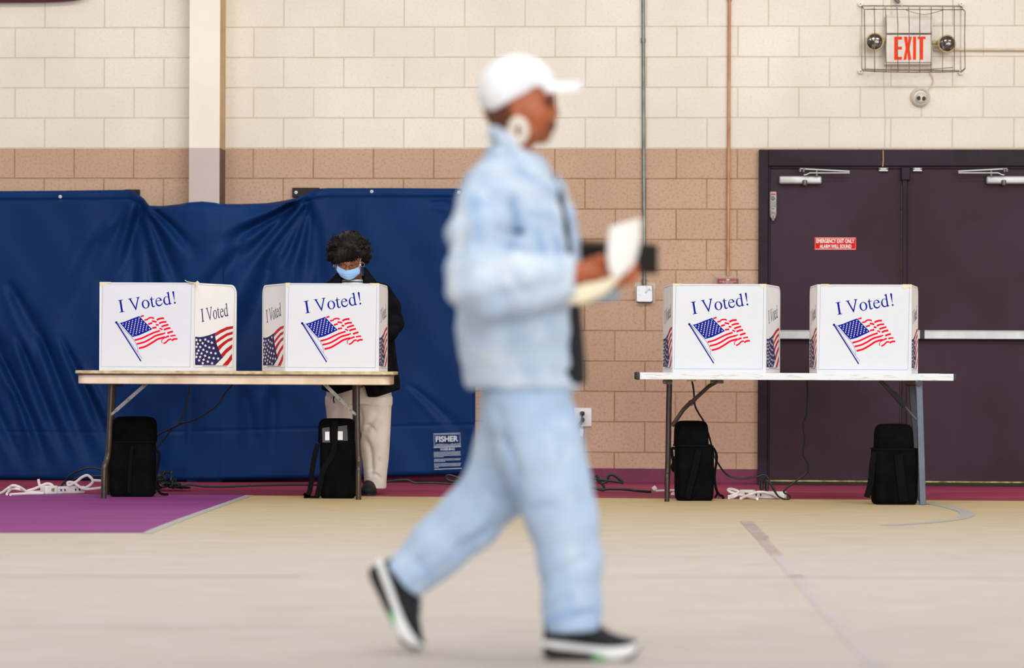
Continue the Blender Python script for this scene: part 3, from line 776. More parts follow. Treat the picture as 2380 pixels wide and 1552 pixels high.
# thin alarm wire
t = wthing('alarm_wire', 'hair-thin wire dropping past the exit sign to the door contact', 'wire', 2056, 200)
mb = MB().world(); mb.mat(0).tube([W(2050, -900, 0.006), W(2054, 180, 0.006), W(2058, 280, 0.006), W(2056, 348, 0.006)], 0.8*K, 6); mb.mat(1).tube([W(2056, 348, 0.006), W(2052.5, 350, 0.056), W(2053, 372, 0.056), W(2051.5, 387, 0.056)], 1.2*K, 6)
mb.build('wire', ['offwhite_pl', 'copper'], t)
# grey conduit and junction box
t = wthing('grey_conduit', 'grey metal conduit running down the block wall to a square junction box', 'conduit', 1496, 330)
mb = MB().world(); mb.tube([W(1492, -900, 0.022), W(1496, 330, 0.022), W(1497.6, 664, 0.022)], 4.2*K, 12); mb.build('pipe', ['conduit'], t)
for y in (94, 655):
    mb = MB().world(); mb.cyl(W(1494.6+y*0.004, y-5, 0.022), W(1494.6+y*0.004, y+5, 0.022), 5.8*K, seg=12); mb.build('pipe_coupling', ['conduit'], t)
t = wthing('junction_box', 'square scuffed white junction box at the foot of the grey conduit', 'junction box', 1498, 683)
mb = MB(); wframe(mb, 1498.5, 683, 0.05); mb.rbox((-18.5*K, 0.006, -20*K), (18.5*K, 0.0455, 20*K), 0.01); mb.build('box_body', ['darkgap'], t)
mb = MB(); wframe(mb, 1498, 682.5, 0.05); mb.rr([(0.0, 0, 0, 36*K, 35*K, 4*K), (0.006, 0, 0, 38*K, 37*K, 4*K)][0:2], 4, 'y'); mb.build('cover_plate', ['jbox'], t)
mb = MB(); wframe(mb, 1499, 683, 0.0035); mb.add([(-23*K, 0, -25*K), (23*K, 0, -21*K), (24*K, 0, 26*K), (-24*K, 0, 27*K), (-23*K, .003, -25*K), (23*K, .003, -21*K), (24*K, .003, 26*K), (-24*K, .003, 27*K)], [(0, 1, 2, 3), (0, 4, 5, 1), (1, 5, 6, 2), (2, 6, 7, 3), (3, 7, 4, 0)]); mb.build('mortar_patch', ['mortar_patch'], t, smooth=False)
# tan conduit and fire alarm
t = wthing('tan_conduit', 'tan painted conduit running down the wall to the red fire alarm', 'conduit', 1694, 300)
mb = MB().world(); mb.tube([W(1699, -900, 0.022), W(1694, 300, 0.022), W(1692, 640, 0.022)], 3.8*K, 12); mb.build('pipe', ['copper'], t)
mb = MB().world(); mb.cyl(W(1695.4, -10, 0.022), W(1695.4, 2, 0.022), 5.6*K, seg=12); mb.build('pipe_coupling', ['copper'], t)
t = wthing('fire_alarm', 'red fire alarm pull station in a clear cover behind a voting booth', 'fire alarm', 1692, 675)
mb = MB(); wframe(mb, 1692, 676, 0.055); mb.rbox((-24*K, 0.0, -34*K), (24*K, 0.05, 32*K), 0.008); mb.mat(1).box((-24.3*K, -0.001, 28.5*K), (24.3*K, 0.03, 32*K)); mb.build('pull_station', ['red', 'copper'], t)
mb = MB(); wframe(mb, 1692, 676, 0.0558); mb.box((-3.5*K, -0.0005, 24.5*K), (3.5*K, 0.0, 27*K)); put_text(mb, 'IN CASE OF FIRE LIFT COVER', -19*K, 19*K, 20.6*K, 23*K, -0.0005); put_text(mb, 'PULL FIRE ALARM', -12*K, 12*K, 17.4*K, 19.8*K, -0.0005); mb.build('alarm_lettering', ['ink_w'], t, smooth=False)
mb = MB(); wframe(mb, 1692, 676, 0.09); w = 31*K
mb.box((-w, 0, -40*K), (w, 0.004, 38*K)); mb.box((-w, 0.004, -40*K), (-w+0.012, 0.085, 38*K)); mb.box((w-0.012, 0.004, -40*K), (w, 0.085, 38*K)); mb.box((-w+.012, 0.004, 31*K), (w-.012, 0.085, 38*K))
mb.build('clear_cover', ['clear'], t, bevel=0.003)
# outlet
t = wthing('wall_outlet', 'white double outlet plate low on the tan wall with two green plugs', 'outlet', 1354, 969.5)
mb = MB(); wframe(mb, 1354, 969.5, 0.012); mb.rbox((-21*K, 0, -21.5*K), (21*K, 0.0115, 21.5*K), 0.004); mb.build('outlet_plate', ['white_pl'], t)
for y in (961, 976):
    mb = MB(); wframe(mb, 1353, y, 0.0125); mb.lathe([(6*K, -0.0), (6*K, 0.003)]); mb.build('socket', ['offwhite_pl'], t)
t = wthing('green_plug', 'upper dark green plug in the white outlet with drooping cord', 'plug', 1353, 961)
mb = MB(); wframe(mb, 1353, 961, 0.05); mb.rr([(-5.5*K, 0, 0.012, 5*K, .02, .005), (-2*K, 0, 0.012, 11*K, .03, .008), (3*K, 0, 0.014, 11*K, .034, .008), (5*K, 0, 0.016, 8*K, .03, .006)], 4); mb.build('plug_body', ['cord_g'], t)
mb = MB().world(); mb.tube(spline([W(1353, 965, .05), W(1352, 972, .06), W(1349, 980, .06), W(1340, 989, .05), W(1331, 998, .04), W(1322, 1030, .03), W(1322, 1112, .06)]), 2*K, 8); mb.build('plug_cord', ['cord_g'], t)
t = wthing('green_plug', 'lower dark green plug in the white outlet with white tag on cord', 'plug', 1353, 976)
mb = MB(); wframe(mb, 1354, 976, 0.045); mb.rr([(-5.5*K, -1*K, 0.012, 5*K, .02, .005), (-2*K, 0, 0.012, 9*K, .03, .008), (3*K, 0, 0.014, 9*K, .034, .008), (5*K, 0, 0.016, 6*K, .03, .006)], 4); mb.build('plug_body', ['cord_g'], t)
mb = MB().world(); mb.tube(spline([W(1353, 979, .05), W(1349, 987, .09), W(1343, 994, .09), W(1339, 1010, .09), W(1336, 1112, .11)]), 2*K, 8); mb.build('plug_cord', ['cord_g'], t)
mb = MB(); wframe(mb, 1350.5, 1004, 0.075); mb.frame(W(1350.5, 1004, 0.075), (T*math.cos(.2)-U*math.sin(.2)), -N, (U*math.cos(.2)+T*math.sin(.2))); mb.box((-4.5*K, 0, -10*K), (4.5*K, 0.001, 7*K)).tube([(0, 0, 7*K), (-2*K, 0.01, 16*K)], 0.5*K, 6); mb.build('cord_tag', ['white_pl'], t)
# maroon cloth edge, top left
t = wthing('maroon_banner', 'lower edge of a dark maroon hanging at the top left of the wall', 'banner', 60, 0, 0.05)
mb = MB(); wframe(mb, 0, 0, 0.06); mb.poly([(x*K, -y*K) for x, y in [(-200, 5.2), (60, 5), (110, 4.4), (140, 3.4), (160, 2), (175, 0.5), (195, -4), (215, -20), (215, -120), (-200, -120)]], 0)
o = mb.build('banner_cloth', ['maroon_cloth'], t, smooth=False); sm = o.modifiers.new('thick', 'SOLIDIFY'); sm.thickness = 0.03; sm.offset = -1

# ================================================================== BLUE WALL PADDING
t = wthing('wall_padding', 'long navy vinyl wall padding sagging over the pilaster with a printed maker warning', 'wall padding', 560, 800)
topx = [-260, 0, 150, 292, 300, 318, 335, 347, 380, 420, 440, 470, 500, 512, 560, 620, 655, 690, 712, 728, 742, 760, 900, 1060, 1104]
topy = [447, 444, 443, 441, 441, 449, 462, 478, 478.5, 474, 470, 468, 471, 474, 474, 472, 467, 460, 449, 442, 438.5, 437, 437, 438, 439]
botx = [-260, 0, 300, 480, 560, 900, 1105]; boty = [1112, 1114, 1117.5, 1119, 1117, 1108, 1101]
folds = []   # (x0,y0,x1,y1,width px,amp m)
for a in [(322, 470, 250, 760, 16, -.03), (330, 480, 300, 900, 20, -.03), (338, 486, 370, 800, 16, -.028), (345, 488, 430, 720, 14, -.03), (352, 485, 460, 600, 10, -.025), (300, 500, 190, 780, 20, -.022), (250, 540, 130, 800, 26, -.02),
          (722, 470, 640, 640, 11, -.035), (716, 468, 590, 640, 12, -.035), (708, 468, 540, 630, 13, -.035), (700, 468, 500, 590, 12, -.03), (728, 480, 690, 720, 14, -.03), (735, 500, 735, 800, 18, -.018), (690, 475, 560, 540, 8, -.022), (640, 600, 540, 840, 28, -.03), (560, 560, 440, 760, 24, -.025),
          (0, 820, 120, 1100, 12, -.022), (-60, 830, 70, 1100, 11, -.02), (40, 790, 180, 1090, 13, -.024), (90, 780, 230, 1090, 13, -.024), (150, 790, 270, 1080, 12, -.022), (-80, 700, 60, 900, 18, -.022), (30, 660, 150, 900, 18, -.02), (200, 850, 260, 1020, 10, .016), (20, 900, 90, 1060, 9, .016),
          (300, 1000, 380, 1110, 12, -.016), (560, 900, 600, 1100, 20, -.016), (450, 850, 420, 1090, 22, -.018), (640, 900, 620, 1100, 18, -.014), (820, 480, 760, 900, 40, -.012), (950, 900, 1090, 1010, 10, -.008), (1000, 480, 1060, 470, 8, -.006)]: folds.append(a)
NX, NY = 400, 210
xs = np.linspace(-260, 1105, NX); ty = np.interp(xs, topx, topy); by = np.interp(xs, botx, boty)
v = np.linspace(0, 1, NY)
PX = np.repeat(xs[:, None], NY, 1); PY = ty[:, None]*(1-v) + by[:, None]*v
# base thickness: padded boards left and right, slack cover between, pilaster pushing out
base = np.interp(PX, [-260, 260, 310, 350, 395, 434, 475, 517, 570, 640, 700, 760, 1105], [.14, .14, .155, .195, .255, .286, .296, .290, .255, .205, .165, .14, .14])
ledge = np.interp(PX, [0, 300, 330, 700, 735, 1105], [1, 1, 0, 0, 1, 1])
base = base - ledge*0.075*np.interp(PY-ty[:, None], [0, 19, 24], [1, 1, 0]) - ledge*0.012*np.exp(-((PY-ty[:, None]-20)/2.0)**2)
base = base*np.interp(PY-ty[:, None], [0, 6, 20], [0.75, 0.95, 1.0])
out = base.copy()
for (x0, y0, x1, y1, w, a) in folds:
    dx_, dy_ = x1-x0, y1-y0; L = math.hypot(dx_, dy_); ux, uy = dx_/L, dy_/L
    tt = ((PX-x0)*ux+(PY-y0)*uy)/L; bow = 6*np.sin(np.clip(tt, 0, 1)*3+x0); d = (PX-x0)*(-uy)+(PY-y0)*ux + bow
    tap = np.clip(np.minimum(tt*6+0.3, (1-tt)*2.2), 0, 1)*(tt > -0.05)
    ww = w*(0.6+0.8*np.clip(tt, 0, 1))
    out += 1.75*a*np.exp(-(d/ww)**2)*tap - 0.7*a*np.exp(-((d-1.9*ww)/ww)**2)*tap
out += 0.006*np.sin(PX*0.021+PY*0.008)*np.sin(PY*0.012+1)+0.003*np.sin(PX*0.05-PY*0.03)
seam = np.interp(PX, [-260, 0, 300, 1105], [1002, 1003, 1006, 986]); out -= 0.006*np.exp(-((PY-seam)/3.0)**2)
out = np.maximum(out, 0.02)
out = np.maximum(out, np.interp(PX, [425, 434, 517, 526], [0.0, 0.268, 0.268, 0.0]))
edge = np.clip((1105-PX)/6, 0, 1); out = out*(0.75+0.25*np.sqrt(edge))
botc = np.clip((by[:, None]-PY)/8, 0, 1); out = np.maximum(out*(0.8+0.2*np.sqrt(botc)), np.interp(PX, [425, 434, 517, 526], [0.0, 0.266, 0.266, 0.0]))
vs = [W(PX[i, j], PY[i, j], out[i, j]) for i in range(NX) for j in range(NY)]
fs = [(i*NY+j, i*NY+j+1, (i+1)*NY+j+1, (i+1)*NY+j) for i in range(NX-1) for j in range(NY-1)]
# rim back to the wall
rim = [(i, 0) for i in range(NX)] + [(NX-1, j) for j in range(1, NY)] + [(i, NY-1) for i in range(NX-2, -1, -1)] + [(0, j) for j in range(NY-2, 0, -1)]
b0 = len(vs); pil = lambda x: 0.255 if 436 < x < 513 else 0.004
vs += [W(PX[i, j], PY[i, j], pil(PX[i, j])) for i, j in rim]; nr = len(rim)
for q in range(nr):
    q2 = (q+1) % nr; i, j = rim[q]; i2, j2 = rim[q2]
    fs.append((i*NY+j, i2*NY+j2, b0+q2, b0+q))
mb = MB(); mb.add(vs, fs); mb.build('padding_cover', ['vinyl'], t, sharp=60)
def outat(px, py):
    i = int(np.clip(np.searchsorted(xs, px), 0, NX-1)); j = int(np.clip((py-ty[i])/(by[i]-ty[i])*(NY-1), 0, NY-1)); return float(out[i, j])
# dark backing boards
for x0, y0, x1, y1, oo in ((679, 436, 742, 458.5, 0.03), (290, 440, 324, 452, 0.035)):
    c = W((x0+x1)/2, (y0+y1)/2, oo); k = c.y/F; mb = MB().frame(c, T, -N, U); mb.box((-(x1-x0)*k/2, 0, -(y1-y0)*k/2), ((x1-x0)*k/2, oo-0.001, (y1-y0)*k/2)); mb.build('backing_board', ['wood_dark'], t, bevel=0.003)
for x, y, oo in ((140, 457, None), (688, 447, 0.032), (864, 445, None), (1067, 447, None)):
    oo = outat(x, y)+0.004 if oo is None else oo
    mb = MB(); wframe(mb, x, y, oo); mb.mat(0).lathe([(3.6*K, 0.003), (3.6*K, -0.002), (2.4*K, -0.003)]); mb.mat(1).lathe([(1.9*K, -0.002), (1.6*K, -0.005), (.2*K, -0.005)], seg=10); mb.build('screw_washer', ['white_pl', 'steel'], t)
# torn seam along the top flaps
# printed label
mb = MB(); c = W(1040, 1048, 0.155); k = c.y/F; rot = -0.035
ex = (T*math.cos(rot)-U*math.sin(rot)); mb.frame(c, ex, -N, U*math.cos(rot)+T*math.sin(rot))
q = lambda x, y: ((x-1040)*k, -(y-1048)*k)
def R_(x0, y0, x1, y1, w): mb.stroke([q(x0, y0), q(x1, y0), q(x1, y1), q(x0, y1)], w*k, 0, closed=True)
R_(1009, 1007, 1071, 1036, 1.2); R_(1011.5, 1009.5, 1068.5, 1033.5, 0.8)
put_text(mb, 'FISHER', q(1014, 0)[0], q(1065, 0)[0], q(0, 1026)[1], q(0, 1013.5)[1], 0, 0.75*k)
put_text(mb, 'SALISBURY, N.C.  -  800-438-6028', q(1015, 0)[0], q(1070, 0)[0], q(0, 1033)[1], q(0, 1030.3)[1], 0)
mb.stroke([q(1008, 1039), q(1072, 1038.4)], 1.6*k, 0)
put_text(mb, 'WARNING', q(1023, 0)[0], q(1057, 0)[0], q(0, 1046.5)[1], q(0, 1041)[1], 0, 0.2*k)
yy = 1050.0
for wd in (63, 63, 62, 63, 23, 0, 63, 62, 26, 0, 63, 62, 62, 12):      # fine print too small to read: word-length dashes
    x = 1008.0
    while x < 1008+wd-1:
        l = min(random.uniform(1.6, 5.0), 1008+wd-x); mb.stroke([q(x, yy), q(x+l, yy)], 1.15*k, 0); x += l+0.7
    yy += 2.7
mb.stroke([q(1008, 1089.5), q(1072, 1089)], 1.6*k, 0)
mb.build('warning_print', ['ink_lb'], t, smooth=False)
# ================================================================== TABLES
def YG(py, px): return G(px, py).y
# ---- tan folding table
Y1 = 18.13                                             # front edge
kt = Y1/F
xl, xr = P(172, 862, Y1).x, P(915, 862, Y1).x
ZT1 = 0.747; DEP = 0.76
t = thing('folding_table', 'tan folding table with bronze bent legs in front of the blue wall padding', 'table', ((xl+xr)/2, Y1+DEP/2, 0))
mb = MB().world(); cx = (xl+xr)/2; w = xr-xl
mb.mat(0).rr([(ZT1-0.019, cx, Y1+DEP/2, w-0.006, DEP-0.006, 0.05), (ZT1-0.016, cx, Y1+DEP/2, w, DEP, 0.05), (ZT1-0.003, cx, Y1+DEP/2, w, DEP, 0.05), (ZT1, cx, Y1+DEP/2, w-0.008, DEP-0.008, 0.047)], 6)
mb.build('tabletop', ['tablerim'], t)
mb = MB().world(); w2 = (905-178)*kt; c2 = P(541.5, 880, Y1).x
mb.rr([(ZT1-0.078, c2, Y1+DEP/2+0.004, w2-0.008, DEP-0.05, 0.05), (ZT1-0.074, c2, Y1+DEP/2+0.004, w2, DEP-0.042, 0.05), (ZT1-0.026, c2, Y1+DEP/2+0.004, w2, DEP-0.042, 0.05)], 8)
mb.build('apron', ['tabletan'], t)
mb = MB().world(); mb.rr([(ZT1-0.0265, c2, Y1+DEP/2, w2+0.012, DEP-0.026, 0.05), (ZT1-0.0185, c2, Y1+DEP/2, w2+0.012, DEP-0.026, 0.05)], 8); mb.build('rim_groove', ['tablelip'], t)
def bentleg(par, pts, Y, r, mat, yoff):
    mb = MB().world(); p = [P(x, y, Y) for x, y in pts]
    p = [Vector((q.x, q.y+yo, q.z)) for q, yo in zip(p, yoff)]
    p[-1].z = 0.0; p = spline(p, 4)
    mb.tube(p, r, 14); return mb.build('leg', [mat], par)
YL = Y1+0.19
for dyy, dx_ in ((0, 0), (0.42, 5)):
    pts = [(259+dx_, 890), (256+dx_, 960), (253+dx_, 1030), (250+dx_, 1062), (245+dx_, 1082), (243.5+dx_*.7, 1100), (243+dx_*.7, 1158)]
    bentleg(t, pts, YL+dyy, 0.0165, 'leg_b', [0, 0, 0, -.0, -.03*(1 if dyy == 0 else -1), -.04*(1 if dyy == 0 else -1), -.04*(1 if dyy == 0 else -1)])
    pts = [(830-dx_, 890), (830.5-dx_, 960), (832-dx_, 1040), (834-dx_, 1070), (834.5-dx_*.7, 1088), (834-dx_*.7, 1105), (834-dx_*.7, 1160)]
    bentleg(t, pts, YL+dyy, 0.0165, 'leg_b', [0, 0, 0, 0, -.03*(1 if dyy == 0 else -1), -.04*(1 if dyy == 0 else -1), -.04*(1 if dyy == 0 else -1)])
for xa in (259, 830):
    mb = MB().world(); a, b = P(xa, 893, YL), P(xa, 893, YL); mb.tube([(a.x, YL, ZT1-0.085), (a.x, YL+0.43, ZT1-0.085)], 0.0165, 12); mb.build('leg_crossbar', ['leg_b'], t)
for (x0, y0, x1, y1, xm, ym) in ((342, 890, 257, 965, 300, 923), (752, 890, 828, 965, 790, 926)):
    mb = MB().world(); a, b = P(x0, y0, YL-0.01), P(x1, y1, YL-0.012); d = (b-a).normalized(); n = Vector((-d.z, 0, d.x))
    mb.frame(a, d, Vector((0, 1, 0)), Vector((0, 1, 0)).cross(d)*-1); L = (b-a).length
    mb.mat(0).box((0, -0.008, -0.011), (L*0.86, -0.004, 0.011)).box((L*0.4, -0.003, -0.008), (L, 0.001, 0.008)); mb.mat(1)
    for q in (0.08, 0.5, 0.83, 0.98): mb.lathe([(0.006, -0.002), (0.006, -0.0105), (0.001, -0.011)], (L*q, 0, 0), seg=10)
    mb.build('brace', ['steel', 'alu_d'], t, bevel=0.001)
# ---- white folding table
Y2 = 18.0
t2 = thing('folding_table', 'white edged folding table with dark end caps standing before the brown doors', 'table', (P(1850, 870, Y2).x, Y2+0.38, 0))
YW = math.radians(1.6); T2 = Vector((math.cos(YW), -math.sin(YW), 0)); B2 = Vector((math.sin(YW), math.cos(YW), 0))
w = 744*Y2/F; ZT2 = 0.749; o2 = Vector((P(1850, 870, Y2).x, Y2, ZT2))
mb = MB().frame(o2, T2, B2, U); e = 9*Y2/F
mb.box((-w/2+e, 0.0, -0.040), (w/2-e*.7, 0.03, 0.0)); mb.box((-w/2+e, 0.73, -0.040), (w/2-e*.7, 0.76, 0.0)); mb.box((-w/2+e, 0.03, -0.028), (w/2-e*.7, 0.73, -0.001))
mb.build('tabletop', ['tablewhite'], t2, bevel=0.003)
for sx in (-1, 1):
    for yy in (0.013, 0.745):
        mb = MB().frame(o2, T2, B2, U); a, b = (-w/2, -w/2+e*1.05) if sx < 0 else (w/2-e*.75, w/2)
        mb.rbox((a, yy-0.017, -0.042), (b, yy+0.017, 0.002), 0.005); mb.build('end_cap', ['endcap'], t2)
    mb = MB().frame(o2, T2, B2, U); mb.box((a+.004, 0.02, -0.038), (b-.002, 0.74, -0.002)); mb.build('end_rail', ['endcap'], t2, bevel=0.002)
Y2L = YG(1165, 1549)
for dyy, dx_ in ((0, 0), (0.5, 2)):
    pts = [(1555+dx_, 884), (1553.5+dx_, 960), (1552+dx_, 1060), (1551+dx_, 1095), (1550+dx_, 1112), (1549.5+dx_, 1165)]
    bentleg(t2, pts, Y2L+dyy, 0.0145, 'leg_m', [0, 0, 0, 0, -.02 if not dyy else .02, -.025 if not dyy else .025])
mb = MB().world(); a = P(1555, 888, Y2L); mb.tube([(a.x, Y2L-0.02, a.z), (a.x, Y2L+0.52, a.z)], 0.0145, 12); mb.lathe([(0.02, -0.012), (0.02, 0.02)], (a.x, Y2L, a.z+0.003), seg=14); mb.build('leg_crossbar', ['leg_m'], t2)
mb = MB().world(); Yb = Y2L-0.004
mb.mat(0).tube([P(1668, 886, Yb), P(1648, 897, Yb), P(1612, 930, Yb)], 0.0115, 8).tube([P(1616, 927, Yb-.004), P(1600, 940, Yb-.004), P(1588, 952, Yb-.004), P(1562, 990, Yb)], 0.012, 8)
mb.box(tuple(P(1652, 891, Yb-0.01)), tuple(P(1680, 883, Yb+0.05)))
mb.tube([P(1606+6*math.cos(a), 936-6*math.sin(a), Yb-0.014) for a in np.linspace(0, 2*PI, 14)[:-1]], 0.0028, 6, closed=True)
mb.build('brace', ['leg_m'], t2)
Y2R = YG(1173, 2145)
for k_, (xa, xb, ya, yb, m_) in enumerate(((2131, 2144, 889, 1173, 'leg_g'), (2112, 2126, 889, 1167, 'leg_d'))):
    Yq = Y2R if k_ == 0 else Y2R+0.5
    a0 = P(2136 if k_ == 0 else 2118, ya, Yq); a1 = P(2144.5 if k_ == 0 else 2141, yb, Yq); a1.z = 0.0
    mb = MB().world(); h0, h1 = 0.0185, 0.0185; yd = 0.014
    mb.loft([[(a0.x-h0, Yq-yd, a0.z), (a0.x+h0, Yq-yd, a0.z), (a0.x+h0, Yq+yd, a0.z), (a0.x-h0, Yq+yd, a0.z)][::-1], [(a1.x-h1, Yq-yd, 0), (a1.x+h1, Yq-yd, 0), (a1.x+h1, Yq+yd, 0), (a1.x-h1, Yq+yd, 0)][::-1]])
    mb.build('leg', [m_], t2, bevel=0.003)
mb = MB().world(); a = P(2136, 891, Y2R); mb.tube([(a.x, Y2R-0.03, a.z), (a.x, Y2R+0.52, a.z)], 0.018, 14); mb.build('leg_crossbar', ['leg_d'], t2)
mb = MB().world(); Yb = Y2R+0.24
mb.mat(0).tube([P(2046, 884, Yb), P(2078, 917, Yb)], 0.012, 8).tube([P(2076, 914, Yb), P(2103, 944, Yb)], 0.017, 8); mb.mat(1).tube([P(2102, 943, Yb), P(2129, 975, Yb)], 0.007, 8)
mb.build('brace', ['leg_d', 'leg_g'], t2)

# ================================================================== VOTING BOOTHS
def ell_pts(cx, cy, rx, ry, a0, a1, n=18): return [(cx+rx*math.cos(math.radians(a0+(a1-a0)*i/n)), cy+ry*math.sin(math.radians(a0+(a1-a0)*i/n))) for i in range(n+1)]
GL = {
 'I': (333, [([(18, 0), (315, 0), (315, 19), (255, 30), (222, 60), (222, 602), (255, 632), (315, 643), (315, 662), (18, 662), (18, 643), (80, 632), (112, 602), (112, 60), (80, 30), (18, 19)], [])]),
 'V': (722, [([(16, 662), (255, 662), (255, 643), (205, 636), (194, 600), (378, 140), (548, 565), (560, 615), (530, 638), (483, 643), (483, 662), (700, 662), (700, 643), (655, 630), (622, 580), (390, -11), (362, -11), (112, 580), (75, 632), (16, 643)], [])]),
 'o': (500, [(ell_pts(250, 225, 222, 235, 0, 360, 36)[:-1], [ell_pts(250, 226, 128, 202, 0, 360, 30)[:-1]])]),
 't': (290, [([(12, 418), (12, 434), (68, 466), (110, 520), (130, 579), (154, 579), (154, 450), (262, 450), (262, 418), (154, 418), (154, 120), (164, 66), (198, 46), (236, 58), (266, 88), (281, 68), (244, 16), (178, -10), (112, 8), (74, 66), (70, 120), (70, 418)], [])]),
 'e': (444, [([(409, 277), (97, 277)] + [(100, 215), (118, 150), (155, 95), (210, 66), (270, 64), (330, 88), (372, 124), (404, 166), (424, 156), (396, 92), (345, 34), (285, 0), (215, -10), (140, 8), (80, 55), (38, 125), (25, 215), (40, 310), (85, 390), (150, 440), (225, 460), (300, 448), (360, 405), (398, 340)], [[(99, 309), (302, 309), (298, 360), (275, 402), (235, 425), (190, 422), (140, 392), (110, 350)]])]),
 'd': (500, [([(491, 42), (491, 26), (340, -10), (333, -8), (333, 50), (290, 10), (225, -10), (140, 12), (72, 72), (32, 150), (27, 215), (40, 300), (85, 385), (150, 438), (225, 460), (290, 448), (333, 415), (333, 575), (325, 605), (300, 618), (262, 618), (262, 634), (405, 683), (417, 679), (417, 105), (424, 66), (445, 50)], [[(333, 100), (333, 350), (312, 398), (275, 426), (228, 430), (175, 405), (140, 355), (122, 290), (120, 215), (135, 130), (172, 78), (222, 50), (275, 55)]])]),
 '!': (333, [([(113, 610), (120, 655), (166, 680), (212, 655), (219, 610), (176, 176), (156, 176)], []), (ell_pts(165, 45, 52, 54, 0, 360, 18)[:-1], [])]),
 ' ': (250, [])}
def serif(mb, s, xf, y):
    x = 0
    for ch in s:
        adv, gl = GL[ch]
        for o, hs in gl: mb.poly([xf(x+p[0], p[1]) for p in o], y, [[xf(x+p[0], p[1]) for p in h] for h in hs])
        x += adv
    return x
def star(mb, c, r, fx, y, rot=0.0):
    pts = []
    for k in range(10):
        a = PI/2+rot+k*PI/5; rr_ = r if k % 2 == 0 else r*0.42
        pts.append(fx(c[0]+rr_*math.cos(a), c[1]-rr_*math.sin(a)))
    mb.poly(pts[::-1] if False else pts, y)
# material slots: 0 board 1 blue 2 navy 3 red 4 deep red 5 line 6 dark line
BM = ['booth', 'bluei', 'navyi', 'redi', 'redi2', 'linei', 'linek']
def front_print(mb, w, h, y):
    """traced in a 1357 x 1277 grid over the panel"""
    fx = lambda zx, zy: ((zx-190)/1357*w - w/2, (1490-zy-(zx-190)*-0.010)/1277*h*0.99)
    fx = lambda zx, zy: ((zx-190)/1357*w - w/2, (1490+(zx-190)*0.010-zy)/1277*h)
    mb.mat(5); c = [fx(237, 236), fx(1514, 246), fx(1496, 1448), fx(214, 1436)]; mb.stroke(c, 0.0016, y, closed=True)
    mb.mat(1)
    # lettering climbing to the right
    a = math.radians(9.0); sc = 0.271
    def lf(x, z):
        X = x*sc*0.935; Z = z*sc; zx = 474+X*math.cos(a)-Z*math.sin(a); zy = 655-X*math.sin(a)-Z*math.cos(a); return fx(zx, zy)
    serif(mb, 'I Voted!', lf, y)
    # flag
    S = lambda pts, wd, yy=y: mb.stroke([fx(*p) for p in pts], wd/1357*w, yy, n=4)
    S([(430, 795), (790, 1360)], 17); mb.poly([fx(432+17*math.cos(q), 796-17*math.sin(q)) for q in np.linspace(0, 2*PI, 17)[:-1]], y)
    S([(448, 806), (500, 850), (580, 940), (660, 1020), (715, 1100), (742, 1175), (746, 1228)], 4); S([(455, 812), (640, 1090), (805, 1320)], 4); S([(455, 806), (485, 806), (560, 785), (660, 745), (765, 708)], 4)
    mb.poly([fx(*p) for p in [(487, 808), (560, 786), (660, 745), (765, 709), (860, 808), (950, 897), (850, 945), (760, 985), (665, 1009), (600, 940), (540, 868)]][::-1], y)
    mb.mat(0)
    for c_ in range(11):
        for r_ in range(9):
            if (c_+r_) % 2: continue
            A, B = (c_+1)/12, (r_+1)/10
            px_ = 487+A*(765-487)+B*(665-487)+A*B*(950-765-665+487); py_ = 808+A*(709-808)+B*(1009-808)+A*B*(897-709-1009+808)
            star(mb, (px_, py_+1), 13, fx, y-0.0003, 0.15)
    mb.mat(3)
    for pts, wd in [([(780, 715), (828, 700)], 22), ([(885, 745), (915, 732), (950, 731), (976, 742)], 22), ([(1014, 765), (1060, 744), (1120, 738)], 27), ([(836, 766), (888, 754)], 22), ([(946, 780), (980, 785), (1012, 793)], 25), ([(1048, 814), (1095, 796), (1154, 791)], 25),
                    ([(891, 825), (950, 806)], 25), ([(1003, 832), (1043, 838)], 25), ([(1083, 862), (1130, 845), (1184, 831)], 26), ([(949, 881), (1012, 870)], 25), ([(1054, 884), (1075, 892), (1097, 906)], 20), ([(1118, 908), (1160, 890), (1213, 881)], 27),
                    ([(698, 1055), (800, 1027), (900, 980), (980, 945), (1062, 919)], 25), ([(1168, 957), (1210, 941), (1250, 931)], 27), ([(728, 1110), (830, 1085), (920, 1040), (1000, 993), (1106, 964)], 26), ([(1100, 966), (1140, 950)], 19), ([(1213, 1000), (1250, 991), (1287, 988)], 22),
                    ([(758, 1172), (850, 1148), (950, 1092), (1030, 1042), (1136, 1012)], 27), ([(1140, 1022), (1168, 1004), (1194, 1000)], 24), ([(1230, 1062), (1270, 1041), (1313, 1040)], 26), ([(1095, 1098), (1085, 1070), (1103, 1042), (1130, 1026)], 11), ([(1112, 1106), (1150, 1087), (1188, 1050), (1226, 1045)], 22)]:
        S(pts, wd)
